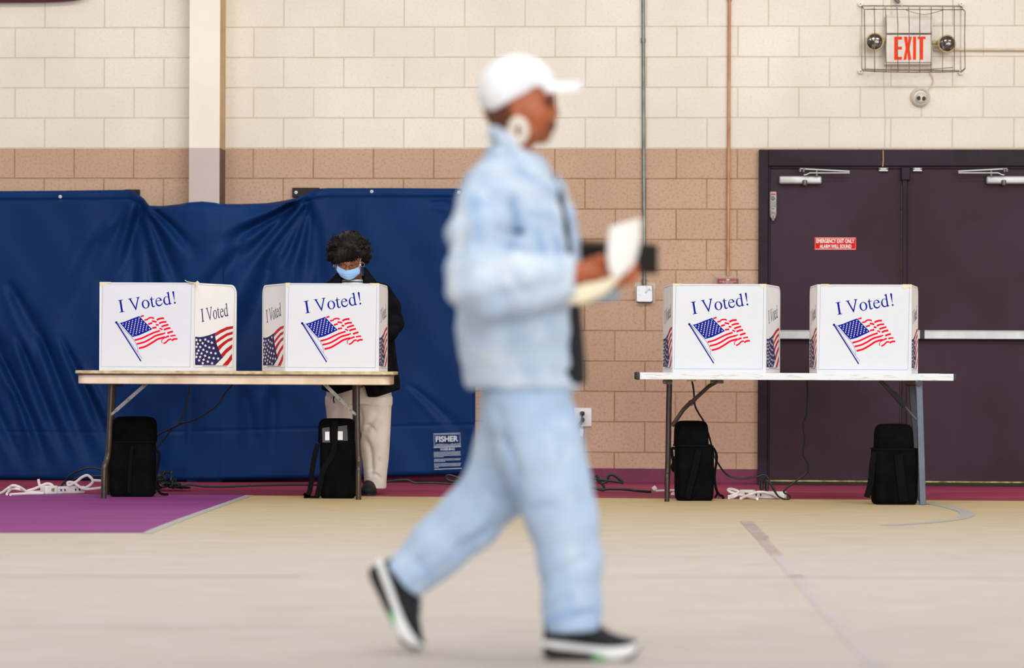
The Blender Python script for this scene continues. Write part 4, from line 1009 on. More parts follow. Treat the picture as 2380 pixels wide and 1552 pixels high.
def side_print(mb, w, h, y, left, flip):
    """traced over 640 x 1265 ; outer rounded edge at +x (or at -x when left)"""
    fx0 = lambda zx, zy: ((zx-1560)/640*w, (1500-zy)/1265*h)
    fx = fx0 if not left else (lambda zx, zy: ((zx-1560)/640*w - w + 10/640*w, (1500-zy)/1265*h))
    mb.mat(6)
    c = [(1578, 258), (2095, 266), (2140, 282), (2165, 320), (2170, 360), (2145, 1452), (1562, 1448)]
    if left: c = [(1560+2200-p[0], p[1]) for p in c]
    fr = (lambda zx, zy: ((zx-1560)/640*w, (1500-zy)/1265*h)) if not left else (lambda zx, zy: ((zx-1560)/640*w - w, (1500-zy)/1265*h))
    mb.stroke([fr(*p) for p in c], 0.0016, y, closed=True)
    mb.mat(2); a = math.radians(14.0)
    def lf(x, z):
        X = x*0.137; Z = z*0.285; return fx(1674+X*math.cos(a)*1.0-Z*0.10, 798-X*math.sin(a)-Z*0.98)
    serif(mb, 'I Voted', lf, y)
    mb.poly([fx(*p) for p in [(1582, 1008), (1640, 1016), (1700, 1007), (1780, 986), (1880, 948), (1877, 1010), (1893, 1090), (1930, 1200), (1990, 1310), (1935, 1362), (1880, 1418), (1582, 1418)]][::-1], y)
    mb.mat(0)
    for p in [(1600, 1058), (1655, 1060), (1730, 1048), (1825, 1010), (1618, 1110), (1690, 1103), (1775, 1075), (1828, 1092), (1600, 1155), (1655, 1157), (1733, 1137), (1790, 1162), (1852, 1172), (1630, 1208), (1702, 1197), (1755, 1225), (1815, 1240), (1882, 1248), (1610, 1252), (1675, 1250), (1728, 1283), (1788, 1308), (1855, 1318), (1922, 1322), (1600, 1300), (1655, 1300), (1707, 1340), (1768, 1367), (1832, 1390), (1640, 1350), (1693, 1390)]:
        star(mb, p, 25, fx, y-0.0003, 0.2)
    mb.mat(4)
    for pl in [[(1880, 948), (1960, 900), (2050, 860), (2145, 843), (2145, 880), (2060, 902), (1960, 952), (1880, 1000)], [(1885, 1062), (1960, 1005), (2050, 950), (2142, 925), (2140, 962), (2060, 990), (1970, 1048), (1893, 1102)],
               [(1912, 1150), (1990, 1085), (2070, 1033), (2140, 1008), (2138, 1048), (2070, 1078), (1995, 1140), (1935, 1210)], [(1962, 1262), (2040, 1180), (2135, 1110), (2133, 1168), (2050, 1238), (1992, 1310)], [(1985, 1420), (2060, 1340), (2130, 1245), (2132, 1335), (2068, 1420)]]:
        mb.poly([fx(*p) for p in pl][::-1], y)
    mb.mat(6); mb.stroke([fx(1690, 1430), fx(2055, 1430)], 0.003, y)
def booth(label, Y, xl, xr, zbot, hgt, left, right, tapes, yaw):
    """xl/xr: photo columns of the two hinges; left/right: (outer column, depth) or None"""
    A = P(xl, 860, Y); Bp = P(xr, 860, Y); w = (Bp-A).length; mid = (A+Bp)/2
    dirx = Vector((math.cos(yaw), math.sin(yaw), 0)); w = w/math.cos(yaw)
    diry = Vector((-dirx.y, dirx.x, 0)); o = Vector((mid.x, mid.y, zbot))
    t = thing('voting_booth', label, 'voting booth', o, 'white flag-printed voting booths')
    mb = MB().frame(o, dirx, diry, U)
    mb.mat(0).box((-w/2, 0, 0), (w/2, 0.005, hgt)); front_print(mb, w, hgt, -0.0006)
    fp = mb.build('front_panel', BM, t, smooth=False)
    for side, spec in ((-1, left), (1, right)):
        hx = o + dirx*side*w/2
        outer = P(spec[0], 860, Y+spec[1]); d = Vector((outer.x-hx.x, outer.y-hx.y, 0)); sw = d.length; d.normalize()
        # the panel's own x axis always runs left to right as seen from outside
        ex = d if side > 0 else -d; ey = Vector((-ex.y, ex.x, 0)); mb = MB().frame(hx, ex, ey, U)
        R = 0.055; n = 8
        prof = [(0, 0)] if side > 0 else [(0, 0)]
        prof = [(0, 0), (sw*0.995, 0)] + [(sw-R+R*math.cos(q), hgt-0.003-R+R*math.sin(q)) for q in np.linspace(0, PI/2, n)] + [(0, hgt)]
        if side < 0: prof = [(-p[0], p[1]) for p in prof]
        prof = prof if side > 0 else prof[::-1]
        m_ = len(prof); vs = [(p[0], 0, p[1]) for p in prof] + [(p[0], 0.005, p[1]) for p in prof]
        mb.mat(0).add(vs, [tuple(range(m_)), tuple(range(2*m_-1, m_-1, -1))] + [(i, m_+i, m_+(i+1) % m_, (i+1) % m_) for i in range(m_)])
        side_print(mb, sw, hgt, -0.0006, side < 0, False)
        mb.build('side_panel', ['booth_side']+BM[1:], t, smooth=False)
    for pts, in tapes:
        mb = MB().frame(o, dirx, diry, U); pp = [(p[0]*Y/F, hgt+p[1]*Y/F) for p in pts]
        mb.poly(pp, -0.0012)
        tp = mb.build('tape', ['tape'], t, smooth=False)
        s_ = tp.modifiers.new('t', 'SOLIDIFY'); s_.thickness = 0.0006
    return t, w, o, dirx, diry
kb = 18.2/F
hb = 0.512
Z1, Z2 = ZT1+0.0002, ZT2+0.0002
def tape_at(x0, x1, dn, skew=0): return ([(x0, 0.8), (x0+skew, -dn), ((x0+x1)/2, -dn*0.7), (x1-skew, -dn*0.35), (x1, 0.8)][::1],)
w1 = (449.5-231)/2; w2_ = (880-663)/2; w3 = (1780-1563)/2; w4 = (2118-1899)/2
booth('white voting booth at the left end of the tan table, right side showing', Y1+0.10, 231, 449.5, Z1, 0.512, (262, 0.44), (549.5, 0.38), [([(-w1, .8), (-w1, -8), (-w1+5, -11), (-w1+12, -5), (-w1+26, -3), (-w1+26, .8)],), ([(w1-5, .8), (w1-4, -5), (w1, -10), (w1, .8)],)], 0.02)
booth('white voting booth on the tan table that the masked voter stands behind', Y1+0.07, 663, 880.5, Z1, 0.511, (609, 0.40), (901, 0.42), [([(-w2_, .8), (-w2_, -6), (-w2_+8, -9), (-w2_+10, .8)],), ([(w2_-22, .8), (w2_-14, -6), (w2_-4, -3), (w2_, -2), (w2_, .8)],)], 0.0)
booth('white voting booth at the left end of the white table below the fire alarm', Y2+0.09, 1563, 1780, Z2, 0.512, (1540.5, 0.42), (1813, 0.40), [([(-w3, .8), (-w3+2, -3), (-w3+12, -6), (-w3+22, .8)],), ([(w3-16, .8), (w3-10, -9), (w3-6, -9), (w3, -2), (w3, .8)],)], -0.02)
booth('white voting booth at the right end of the white table in front of the doors', Y2+0.06, 1899, 2118, Z2, 0.512, (1881, 0.42), (2133.5, 0.42), [([(-w4+8, .8), (-w4+14, -3), (-w4+32, -6), (-w4+34, -4), (-w4+26, .8)],), ([(w4-22, .8), (w4-20, -9), (w4-14, -11), (w4-8, -7), (w4, -7), (w4, .8)],)], -0.02)
# loose curl of tape on the first booth
c = P(449, 656, Y1+0.1)
t = thing('tape_curl', 'loose strip of pale tape curling off the top of the leftmost booth', 'tape', c)
mb = MB().world(); pts = spline([P(430, 650.5, Y1+0.1), P(436, 654, Y1+0.1), P(448, 656, Y1+0.095), P(458, 656.5, Y1+0.095)], 5)
mb.loft([[(p.x, p.y-0.004, p.z-0.003), (p.x, p.y+0.004, p.z-0.003), (p.x, p.y+0.004, p.z+0.001), (p.x, p.y-0.004, p.z+0.001)] for p in pts])
mb.add([tuple(P(453, 657.5, Y1+.094)), tuple(P(459, 652, Y1+.094)), tuple(P(464, 657.5, Y1+.094)), tuple(P(458, 666, Y1+.094))], [(0, 3, 2, 1)])
mb.build('tape_strip', ['tape'], t, smooth=False)

# ================================================================== BLACK BAGS
def bag(label, x0, x1, ytop, ybase, ysplit, lid, straps, yaw=0.0, sleeve=False, depth=0.2, lidtop=None):
    g = G((x0+x1)/2, ybase); Y = g.y; k = Y/F; w = (x1-x0)*k; c = Vector((g.x, Y+depth/2, 0))
    t = thing('carry_bag', label, 'bag', c, 'black bags under the tables')
    zt = (ybase-ytop)*k; zs = (ybase-ysplit)*k
    ex = Vector((math.cos(yaw), math.sin(yaw), 0)); ey = Vector((-ex.y, ex.x, 0))
    mb = MB().frame(c, ex, ey, U)
    mb.rr([(0.0, 0, 0, w*0.86, depth*0.84, .03), (0.012, 0, 0, w*0.95, depth*.94, .04), (0.05, 0, 0, w*0.985, depth*.98, .045), (zs*0.5, 0, 0, w, depth, .045), (zs*0.92, 0, 0, w*0.98, depth*.98, .04), (zs, 0, 0, w*0.97, depth*.97, .04)], 6)
    mb.build('bag_body', ['bag'], t)
    lx0, lx1 = lid; lc = ((lx0+lx1)/2-(x0+x1)/2)*k; lw = (lx1-lx0)*k
    mb = MB().frame(c, ex, ey, U)
    mb.rr([(zs+0.001, lc, 0, lw*0.97, depth*.95, .04), (zs+0.008, lc, 0, lw, depth*.98, .04), (zs+(zt-zs)*.5, lc, 0, lw*0.985, depth*.98, .04), (zt-0.05, lc, 0, lw*0.985, depth*.95, .045), (zt-0.026, lc, 0, lw*0.95, depth*.9, .05), (zt-0.010, lc, 0, lw*0.86, depth*.78, .05), (zt-0.002, lc, 0, lw*0.70, depth*.55, .05), (zt, lc, 0, lw*0.45, depth*.3, .03)], 6)
    ld = mb.build('bag_lid', ['bag'], t)
    mb = MB().frame(c, ex, ey, U); mb.rr([(zs-0.004, lc*.5, 0, max(lw, w)*0.985, depth*1.0, .04), (zs+0.006, lc*.5, 0, max(lw, w)*0.985, depth*1.0, .04)], 6); mb.build('zip_band', ['strap'], t)
    if sleeve:
        for (a0, a1, b0, b1) in ((748, 765, 993, 1028), (782, 806, 989, 1024)):
            q = lambda x, y: ((x-(x0+x1)/2)*k, (ybase-y)*k)
            mb = MB().frame(c, ex, ey, U); yy = -depth*.5-0.001
            mb.poly([q(a0, b0+2), q(a0+1, b1), q(a1+2, b1), q(a1, b0-1)][::-1], yy); sl = mb.build('clear_sleeve', ['sleeve'], ld, smooth=False)
        mb = MB().frame(c, ex, ey, U); mb.poly([q(755, 1003), q(755, 1023), q(765, 1023), q(765, 1003)][::-1], yy-0.0008); mb.build('card_insert', ['card'], ld, smooth=False); mb = MB().frame(c, ex, ey, U); mb.poly([q(781.5, 1002), q(781.5, 1022), q(796, 1022), q(796, 1002)][::-1], yy-0.0008); mb.build('card_insert', ['card'], ld, smooth=False)
    for si, (pts, wd) in enumerate(straps):
        q = lambda x, y, o_: Vector(((x-(x0+x1)/2)*k, -depth/2-0.004-o_, max((ybase-y)*k, 0.004)))
        pp = spline([q(*p) for p in pts], 5); vs = []; hw = wd*k/2; mb = MB().frame(c, ex, ey, U); rings = []
        for i in range(len(pp)):
            d = pp[min(i+1, len(pp)-1)]-pp[max(i-1, 0)]; d.y = 0
            d = d.normalized() if d.length > 1e-6 else Vector((0, 0, 1)); s_ = Vector((-d.z, 0, d.x))*hw
            p = pp[i]; a, b = p+s_, p-s_
            a.z = max(a.z, 0.002); b.z = max(b.z, 0.002)
            rings.append([(a.x, a.y-.0015, a.z), (b.x, b.y-.0015, b.z), (b.x, b.y+.0015, b.z), (a.x, a.y+.0015, a.z)])
        mb.loft(rings); mb.build('strap', ['strap'], t)
    return t
bag('black padded bag leaning by the left leg of the tan table', 250, 357, 968, 1155, 1027, (256, 359), [([(305, 1035, 0), (300, 1080, .002), (298, 1145, .002)], 8), ([(352, 1043, -.06), (366, 1056, -.05), (362, 1090, -.05), (352, 1130, -.05), (358, 1147, -.05)], 7), ([(354, 1100, -.05), (362, 1135, -.05), (372, 1148, -.05), (388, 1149, -.05)], 6)], 0.05)
bag('black bag with a clear card sleeve at the right leg of the tan table', 742, 826, 972.5, 1158.5, 1029, (737.5, 825), [([(776, 1000, .002), (777, 1035, .004), (770, 1060, .006), (752, 1090, .02), (742, 1135, .02), (738, 1154, .02)], 13), ([(738, 1032, -.02), (732, 1055, .0), (726, 1090, .0), (722, 1130, .0), (716, 1150, 0), (706, 1152, 0)], 12), ([(706, 1147, 0), (716, 1154, 0), (742, 1155, .0)], 6), ([(778, 978, .001), (777, 1000, .002), (777, 1030, .003)], 15)], 0.0, True)
bag('black bag by the brown left leg of the white table', 1570.5, 1660, 978, 1164, 1036, (1569, 1647), [([(1622, 1045, .002), (1614, 1085, .003), (1603, 1130, .003), (1596, 1158, .001)], 14), ([(1572, 1043, -.05), (1561, 1044, -.05), (1564, 1070, -.05), (1567, 1095, -.05), (1562, 1085, -.05), (1570, 1062, -.05)], 7), ([(1658, 1041, -.05), (1666, 1062, -.05), (1661, 1110, -.05), (1668, 1145, -.05), (1680, 1154, -.05), (1682, 1160, -.05)], 6), ([(1662, 1157, -.05), (1668, 1148, -.05), (1672, 1145, -.05)], 5)], 0.03)
bag('black bag by the grey right leg of the white table', 2031, 2135, 985, 1173, 1044, (2038, 2124), [([(2085, 1056, .002), (2090, 1100, .003), (2098, 1165, .002)], 20), ([(2034, 1050, -.03), (2026, 1075, -.02), (2022, 1120, -.02), (2013, 1156, -.02)], 14)], 0.05)

# ================================================================== CORDS AND POWER STRIPS
def CC(px, py, z=0, Y=19.35):
    p = P(px, py, Y)
    return p if p.z > 0.009 else G(px, py, 0.009)
def strip(label, a, b, ends):
    pa, pb = G(*a), G(*b); d = (pb-pa); L = d.length; d.normalize(); mid = (pa+pb)/2
    t = thing('power_strip', label, 'power strip', mid)
    mb = MB().frame(pa, d, Vector((-d.y, d.x, 0)), U); k = pa.y/F
    mb.rbox((0, -0.03, 0.0), (L, 0.03, 0.045), 0.009); body = mb.build('strip_body', ['white_pl'], t)
    mb = MB().frame(pa, d, Vector((-d.y, d.x, 0)), U); mb.rbox((-0.005, -0.034, 0.0), (L*0.3, 0.034, 0.052), 0.009); mb.mat(1).box((L*0.12, -0.0352, 0.018), (L*0.2, -0.033, 0.036)); mb.build('switch_end', ['white_pl', 'brass'], t)
    mb = MB().frame(pa, d, Vector((-d.y, d.x, 0)), U)
    for x in (0.35, 0.45, 0.72, 0.82):
        mb = MB().frame(pa, d, Vector((-d.y, d.x, 0)), U); mb.add([(L*x, -.0306, .03), (L*x+.004, -.0306, .016), (L*x+.010, -.0306, .016), (L*x+.012, -.0306, .03)], [(0, 1, 2, 3)]); mb.build('outlet_slot', ['black'], t, smooth=False)
    return t
def cord(name, label, pts, r, mat, cat='cord', group=None, n=8, par=None):
    c = pts[0]; t = thing(name, label, cat, (c[0], c[1], 0 if c[2] < 0.6 else c[2]), group) if par is None else par
    mb = MB().world(); mb.tube(spline(pts, n), r, 8); mb.build('cord_run' if par is None else name, [mat], t)
    return t
ps = strip('white power strip on the purple floor left of the tan table', (101, 1148.5), (193, 1146), None)
rc = 0.0085
mbp = [[(-40, 1150, .01), (0, 1146, .01), (16, 1136, .04), (30, 1128, .05), (48, 1133, .03), (66, 1146, .01)], [(16, 1148, .01), (24, 1138, .03), (40, 1136, .03), (70, 1143, .015), (100, 1142, .02)], [(60, 1142, .012), (84, 1134, .03), (108, 1124, .045), (122, 1128, .03), (118, 1136, .02)], [(98, 1135, .02), (92, 1127, .04), (89, 1113, .06)], [(24, 1149, .01), (60, 1147, .012), (100, 1146, .015)],
       [(190, 1136, .02), (205, 1130, .03), (216, 1118, .045), (205, 1105, .055), (192, 1108, .05), (176, 1120, .04), (160, 1128, .03), (158, 1121, .03), (172, 1122, .03), (196, 1136, .012), (240, 1133, .012)], [(216, 1116, .02), (232, 1117, .02), (246, 1119, .02)]]
for q in mbp:
    mb = MB().world(); mb.tube(spline([CC(p[0], p[1], 0, 18.92) for p in q], 8), rc, 8); mb.build('power_cord', ['cord_w'], ps)
t = thing('power_cable', 'thin black cord on the floor behind the white power strip at left', 'cord', G(150, 1125))
for q in ([(148, 1124, .02), (160, 1106, .04), (185, 1093, .06), (210, 1086, .07), (240, 1092, .06)], [(160, 1128, .012), (168, 1117, .03), (185, 1109, .03), (242, 1105, .03)], [(142, 1130, .01), (150, 1120, .03), (156, 1129, .01)]):
    mb = MB().world(); mb.tube(spline([CC(p[0], p[1], 0, 19.7) for p in q], 8), .006, 8); mb.build('cord_run', ['cord_k'], t)
ps2 = strip('white power strip on the maroon floor under the white table', (1722, 1157.5), (1826, 1159.5), None)
for q in ([(1692, 1154, .01), (1705, 1150, .02), (1716, 1142, .04), (1700, 1136, .06), (1692, 1138, .05), (1700, 1144, .04), (1730, 1152, .05), (1760, 1159, .012)], [(1722, 1158, .01), (1740, 1150, .04), (1765, 1143, .06), (1790, 1147, .05), (1815, 1157, .015)], [(1694, 1157, .01), (1702, 1156, .01), (1714, 1150, .02)]):
    mb = MB().world(); mb.tube(spline([CC(p[0], p[1], 0, 18.62) for p in q], 8), rc, 8); mb.build('power_cord', ['cord_w'], ps2)
# hanging cords under the tables
YH = Y1+0.70
cord('hanging_cord', 'left of two black cords hanging under the tan table into the bag', [P(441, 896, YH), P(437, 925, YH), P(429, 955, YH), P(420, 975, YH), P(416, 986, YH), P(402, 994, YH), P(388, 1000, YH), P(372, 1008, YH), P(358, 1020, YH)], .0055, 'cord_k', group=None)
cord('hanging_cord', 'right of two black cords swooping under the tan table behind the bag', [P(540, 894, YH+.02), P(522, 915, YH+.02), P(508, 938, YH+.02), P(484, 957, YH+.02), P(452, 975, YH+.02), P(416, 986, YH+.02), P(400, 996, YH+.02), P(386, 1015, YH+.02), P(360, 1046, YH+.02)], .0055, 'cord_k')
YH2 = Y2+0.5
t = cord('hanging_cord', 'black cord taped under the left end of the white table', [P(1608, 884, YH2+.05), P(1612, 905, YH2+.05), P(1615, 940, YH2+.05), P(1622, 957, YH2+.05), P(1634, 976, YH2+.05), P(1640, 990, YH2+.04), P(1650, 1020, YH2+.25), P(1657, 1050, YH2+.2), P(1668, 1075, YH2+.1), P(1690, 1103, YH2+.05), P(1720, 1112, YH2+.05), P(1755, 1108, YH2+.05), P(1778, 1103, YH2+.05), P(1790, 1120, YH2+.05), P(1805, 1148, YH2+.04)], .0055, 'cord_k')
mb = MB().world(); mb.box(tuple(P(1597, 886, YH2-.02)), tuple(P(1617, 881, YH2+.0))); mb.build('tape', ['tape'], t)
cord('hanging_cord', 'wavy black cord dropping from the middle of the white table to the floor', [P(1876, 882, YH2), P(1877, 920, YH2), P(1875, 960, YH2), P(1867, 985, YH2), P(1870, 1020, YH2), P(1867, 1055, YH2), P(1878, 1078, YH2), P(1875, 1098, YH2), P(1850, 1118, YH2), P(1822, 1141, YH2), P(1833, 1150, YH2), P(1836, 1157, YH2), P(1826, 1160, YH2), P(1808, 1152, YH2), P(1790, 1125, YH2), P(1780, 1116, YH2)], .0055, 'cord_k')
for i, (x, lab) in enumerate(((1770, 'left of two black plugs pushed into the power strip under the white table'), (1782, 'right of two black plugs pushed into the power strip under the white table'))):
    g = G(x, 1158.4); t = thing('black_plug', lab, 'plug', g)
    mb = MB().frame(Vector((g.x, g.y, 0)), Vector((1, 0, 0)), Vector((0, 1, 0)), U); mb.rr([(0.0455, 0, 0, .018, .02, .005), (0.065, 0, 0, .026, .024, .008), (0.085, 0, 0, .02, .02, .008), (0.11, 0, 0, .01, .01, .004)], 4); mb.build('plug_body', ['cord_k'], t)
    mb = MB().world(); mb.tube(spline([Vector((g.x, g.y, .105)), P(x+4, 1120, g.y+.01), P(x+6 if i else x+10, 1108, g.y+.03)], 6), .0045, 8); mb.build('plug_cord', ['cord_k'], t)
# green extension cords
gp = thing('extension_cord', 'tangled dark green extension cord piled behind the left bag', 'cord', G(400, 1132))
rr_ = random.Random(3); pts = []
for i in range(46):
    q = i/45; x = 362+q*62+rr_.uniform(-26, 26); spread = max(0.15, 1-abs(q-0.1)*1.1)
    pts.append(CC(x, 1134-rr_.uniform(0, 62)*spread*rr_.uniform(.2, 1), 0, 19.3+rr_.uniform(0, .3)))
pts += [CC(440, 1126), CC(470, 1130), CC(520, 1131), CC(600, 1128), CC(700, 1126), CC(760, 1128)]
mb = MB().world(); mb.tube(spline(pts, 5), .0065, 7); mb.build('cord_run', ['cord_g'], gp)
cord('extension_cord', 'dark green cord lying along the wall right of the voter', [CC(880, 1122), CC(915, 1117), CC(945, 1115), CC(965, 1122), CC(1000, 1122), CC(1060, 1124), CC(1090, 1122), CC(1070, 1112), CC(1045, 1104), CC(1037, 1108), CC(1046, 1117), CC(1090, 1122)], .007, 'cord_g')
gq = thing('extension_cord', 'bunched dark green cord on the maroon floor below the outlet', 'cord', G(1395, 1135)); pts = []
for x, y, z in [(1336, 1118, .02), (1360, 1126, .03), (1395, 1138, .01), (1405, 1134, .02), (1385, 1104, .07), (1395, 1122, .03), (1410, 1118, .05), (1416, 1104, .06), (1428, 1105, .05), (1448, 1122, .012), (1440, 1120, .02), (1400, 1115, .06), (1370, 1112, .05), (1350, 1128, .02), (1400, 1136, .01), (1420, 1136, .008), (1450, 1137, .008), (1480, 1140, .008), (1512, 1142.5, .01)]: pts.append(CC(x, y, 0, 19.5))
mb = MB().world(); mb.tube(spline(pts, 7), .008, 8); mb.build('cord_run', ['cord_g'], gq)
t = thing('white_plug', 'white flat plug joined to a green cord end on the maroon floor', 'plug', G(1521, 1146))
g = G(1521, 1146); mb = MB().frame(Vector((g.x, g.y, 0.03)), Vector((.8, 0, .6)), Vector((0, 1, 0)), Vector((-.6, 0, .8))); mb.rbox((-.014, -.02, -.014), (.014, .02, .014), .005); mb.build('plug_body', ['white_pl'], t)
mb = MB().world(); mb.tube(spline([CC(1524, 1141), CC(1540, 1140), CC(1575, 1140), CC(1580, 1147), CC(1562, 1149), CC(1566, 1145)], 6), .0075, 8); mb.build('plug_cord', ['cord_w'], t)
# ================================================================== THE WALKING PERSON
Yw = 8.45; RS = Yw/F
def WP(x, y, d=0.0): return P(x, y, Yw+d)
def L3(c): return np.array(lin(c)[:3])
def grid_for(pts, pad, h):
    A = np.array([tuple(p) for p in pts]); return Vol(A.min(0)-pad, A.max(0)+pad, h)
walker = thing('person', 'person in a white cap and pale denim walking right with papers in hand', 'person', (WP(1210, 1500).x, Yw, 0))
# ---- body: head, neck, trunk, legs, arms and hands as one surface
v = Vol((WP(850, 0).x-.05, Yw-.42, 0.02), (WP(1500, 0).x+.05, Yw+.45, 1.66), 0.005)
pr = lambda r: r*RS
# trunk and limbs kept inside the clothes
v.vloft([(WP(0, y).z, WP(x, y).x, Yw+.02, pr(a), b) for y, x, a, b in ((385, 1195, 45, .07), (430, 1190, 85, .15), (520, 1200, 105, .15), (700, 1205, 105, .13), (800, 1215, 95, .13), (900, 1225, 92, .14), (960, 1225, 92, .14))], 0.02)
v.chain([(WP(1248, 930, -.07), pr(72)), (WP(1296, 1180, -.08), pr(50)), (WP(1325, 1410, -.08), pr(33)), (WP(1328, 1448, -.08), pr(28))], 0.02)
v.chain([(WP(1205, 930, .08), pr(68)), (WP(1160, 1140, .1), pr(46)), (WP(985, 1312, .13), pr(30)), (WP(960, 1330, .13), pr(26))], 0.02)
v.chain([(WP(1160, 450, -.15), pr(45)), (WP(1120, 660, -.28), pr(38)), (WP(1300, 645, -.21), pr(30)), (WP(1345, 636, -.165), pr(25)), (WP(1375, 630, -.165), pr(27))], 0.015)
v.chain([(WP(1190, 450, .16), pr(45)), (WP(1190, 650, .22), pr(38)), (WP(1340, 640, .10), pr(28)), (WP(1400, 628, .045), pr(24)), (WP(1425, 628, .04), pr(24))], 0.015)
# neck and head
v.chain([(WP(1190, 400, .01), pr(50)), (WP(1188, 345, .0), pr(44)), (WP(1192, 300, .0), pr(46))], 0.02)
hc = WP(1203, 232)
v.ell(hc, (pr(84), .076, pr(92)), 0.01)
v.ell(WP(1236, 262), (pr(54), .062, pr(66)), 0.02)                 # face mass
v.ell(WP(1262, 225), (pr(26), .055, pr(20)), 0.015)                # forehead / brow
v.cone(WP(1277, 240), pr(9), WP(1290, 262), pr(9), 0.012)           # nose
v.ell(WP(1289, 266), (pr(9), .016, pr(8)), 0.008)
v.ell(WP(1278, 292), (pr(15), .026, pr(15)), 0.012)                # mouth mass
v.cone(WP(1287, 287, -.018), pr(6), WP(1287, 287, .018), pr(6), 0.006); v.cone(WP(1284, 298, -.016), pr(6.5), WP(1284, 298, .016), pr(6.5), 0.006)
v.ell(WP(1262, 316), (pr(19), .030, pr(15)), 0.015)                # chin
v.chain([(WP(1206, 292, -.052), pr(16)), (WP(1240, 316, -.035), pr(15)), (WP(1258, 320, 0), pr(12))], 0.02)
v.ell(WP(1250, 268, -.042), (pr(22), .022, pr(22)), 0.02); v.ell(WP(1250, 268, .042), (pr(22), .022, pr(22)), 0.02)
v.ell(WP(1278, 243, -.030), (pr(9), .014, pr(7)), 0.008, '-'); v.ell(WP(1278, 243, .030), (pr(9), .014, pr(7)), 0.008, '-')
for sgn in (-1, 1):
    v.ell(WP(1271, 243, sgn*.029), (pr(9), .012, pr(8)), 0.004)     # eyeballs and lids
    v.ell(WP(1200, 258, sgn*.074), (pr(13), .010, pr(23)), 0.006)   # ears
    v.ell(WP(1203, 258, sgn*.084), (pr(6), .006, pr(13)), 0.004, '-')
# near hand: palm with four curled fingers and a thumb
v.ell(WP(1388, 627, -.165), (pr(34), .018, pr(30)), 0.012)
for i, (ky, l) in enumerate(((604, 1.0), (618, 1.08), (633, 1.0), (646, .85))):
    k0 = WP(1408, ky, -.172); k1 = WP(1408+26*l, ky+8, -.175); k2 = WP(1408+34*l, ky+18, -.150); k3 = WP(1408+26*l, ky+22, -.135)
    v.chain([(k0, .0100), (k1, .0092), (k2, .0082), (k3, .0072)], 0.005)
v.chain([(WP(1372, 610, -.178), .0125), (WP(1396, 600, -.192), .0105), (WP(1418, 606, -.196), .009)], 0.008)
# far hand closed round the wallet
v.ell(WP(1432, 630, .035), (pr(28), .018, pr(27)), 0.012)
for i, (ky, l) in enumerate(((606, 1.0), (620, 1.08), (634, 1.0), (647, .85))):
    k0 = WP(1450, ky+6, .03); k1 = WP(1450+22*l, ky+4, .012); k2 = WP(1450+26*l, ky+6, -.012); k3 = WP(1450+8*l, ky+8, -.022)
    v.chain([(k0, .0098), (k1, .009), (k2, .008), (k3, .0072)], 0.005)
v.chain([(WP(1425, 652, .02), .012), (WP(1440, 660, -.01), .0105), (WP(1456, 654, -.03), .0088)], 0.008)
V, Q = v.mesh(2)
ix = (V[:, 0]-WP(1190, 0).x)/RS + 1190; iy = 850-(V[:, 2]-HC)/RS; dd = V[:, 1]-Yw
c = np.tile(L3((180, 98, 58)), (len(V), 1))
def tint(mask, col, a=1.0):
    m = np.clip(mask, 0, 1)[:, None]*a; globals()['c'] = c*(1-m)+L3(col)*m
blob = lambda x, y, rx, ry, s=1.0: np.clip((1.4-np.sqrt(((ix-x)/rx)**2+((iy-y)/ry)**2))/0.6, 0, 1)
tint(blob(1160, 270, 26, 34)*(iy < 330), (60, 36, 28), .8)         # cropped hair at the nape
tint(blob(1285, 297, 12, 16), (92, 44, 34), .75); tint(blob(1276, 243, 10, 7)*(np.abs(dd) > .012), (48, 26, 20), .9); tint(blob(1276, 232, 12, 4)*(np.abs(dd) > .01), (40, 24, 20), .8)
tint(blob(1262, 318, 24, 16), (104, 52, 34), .5); tint(blob(1235, 245, 16, 14), (186, 112, 92), .35)
cc = np.concatenate([c, np.ones((len(V), 1))], 1)
vq_build('body', V, Q, ['skin'], walker, cc)
# ---- cap
v = Vol(tuple(WP(1100, 300, -.12)), tuple(WP(1370, 110, .12)), 0.004)
v.ell(WP(1200, 205), (pr(86), .092, pr(76)), 0.01); v.ell(WP(1172, 218), (pr(58), .085, pr(60)), 0.02)
v.ell(WP(1215, 200), (pr(74), .088, pr(66)), 0.01)
# cut along the rim line: rises from the nape to the brow
a, b = WP(1146, 262), WP(1242, 210); d = (b-a).normalized(); n = Vector((d.z, 0, -d.x))
ang = math.atan2(d.z, d.x); R = [[math.cos(ang), 0, math.sin(ang)], [0, 1, 0], [-math.sin(ang), 0, math.cos(ang)]]
v.obox(a + n*.2 + d*(-.1), (.235, .3, .2), R, 0, 0.004, '-')
v.obox(WP(1290, 300), (.065, .3, pr(91)), None, 0, 0.003, '-')
V, Q = v.mesh(2)
cap = vq_build('cap', V, Q, ['capw'], walker)
mb = MB().world(); rings = []
for t_ in np.linspace(0, 1, 9):            # curved bill
    x = 1272+ t_*82; hwid = .078*math.sqrt(max(0.02, 1-(t_*0.93)**2.2)); ring = []
    for s_ in np.linspace(-1, 1, 13):
        p = WP(x-6*abs(s_)**2, 191-2*t_ + 15*abs(s_)**2, s_*hwid); ring.append(tuple(p))
    for s_ in np.linspace(1, -1, 13):
        p = WP(x-6*abs(s_)**2, 191-2*t_ + 15*abs(s_)**2 + 10-2*t_, s_*hwid*.97); ring.append(tuple(p))
    rings.append(ring)
mb.loft(rings); mb.build('bill', ['capw'], cap, sharp=70)
mb = MB().world(); mb.ball(WP(1203, 128), (.007, .007, .005)); mb.build('cap_button', ['capw'], cap)
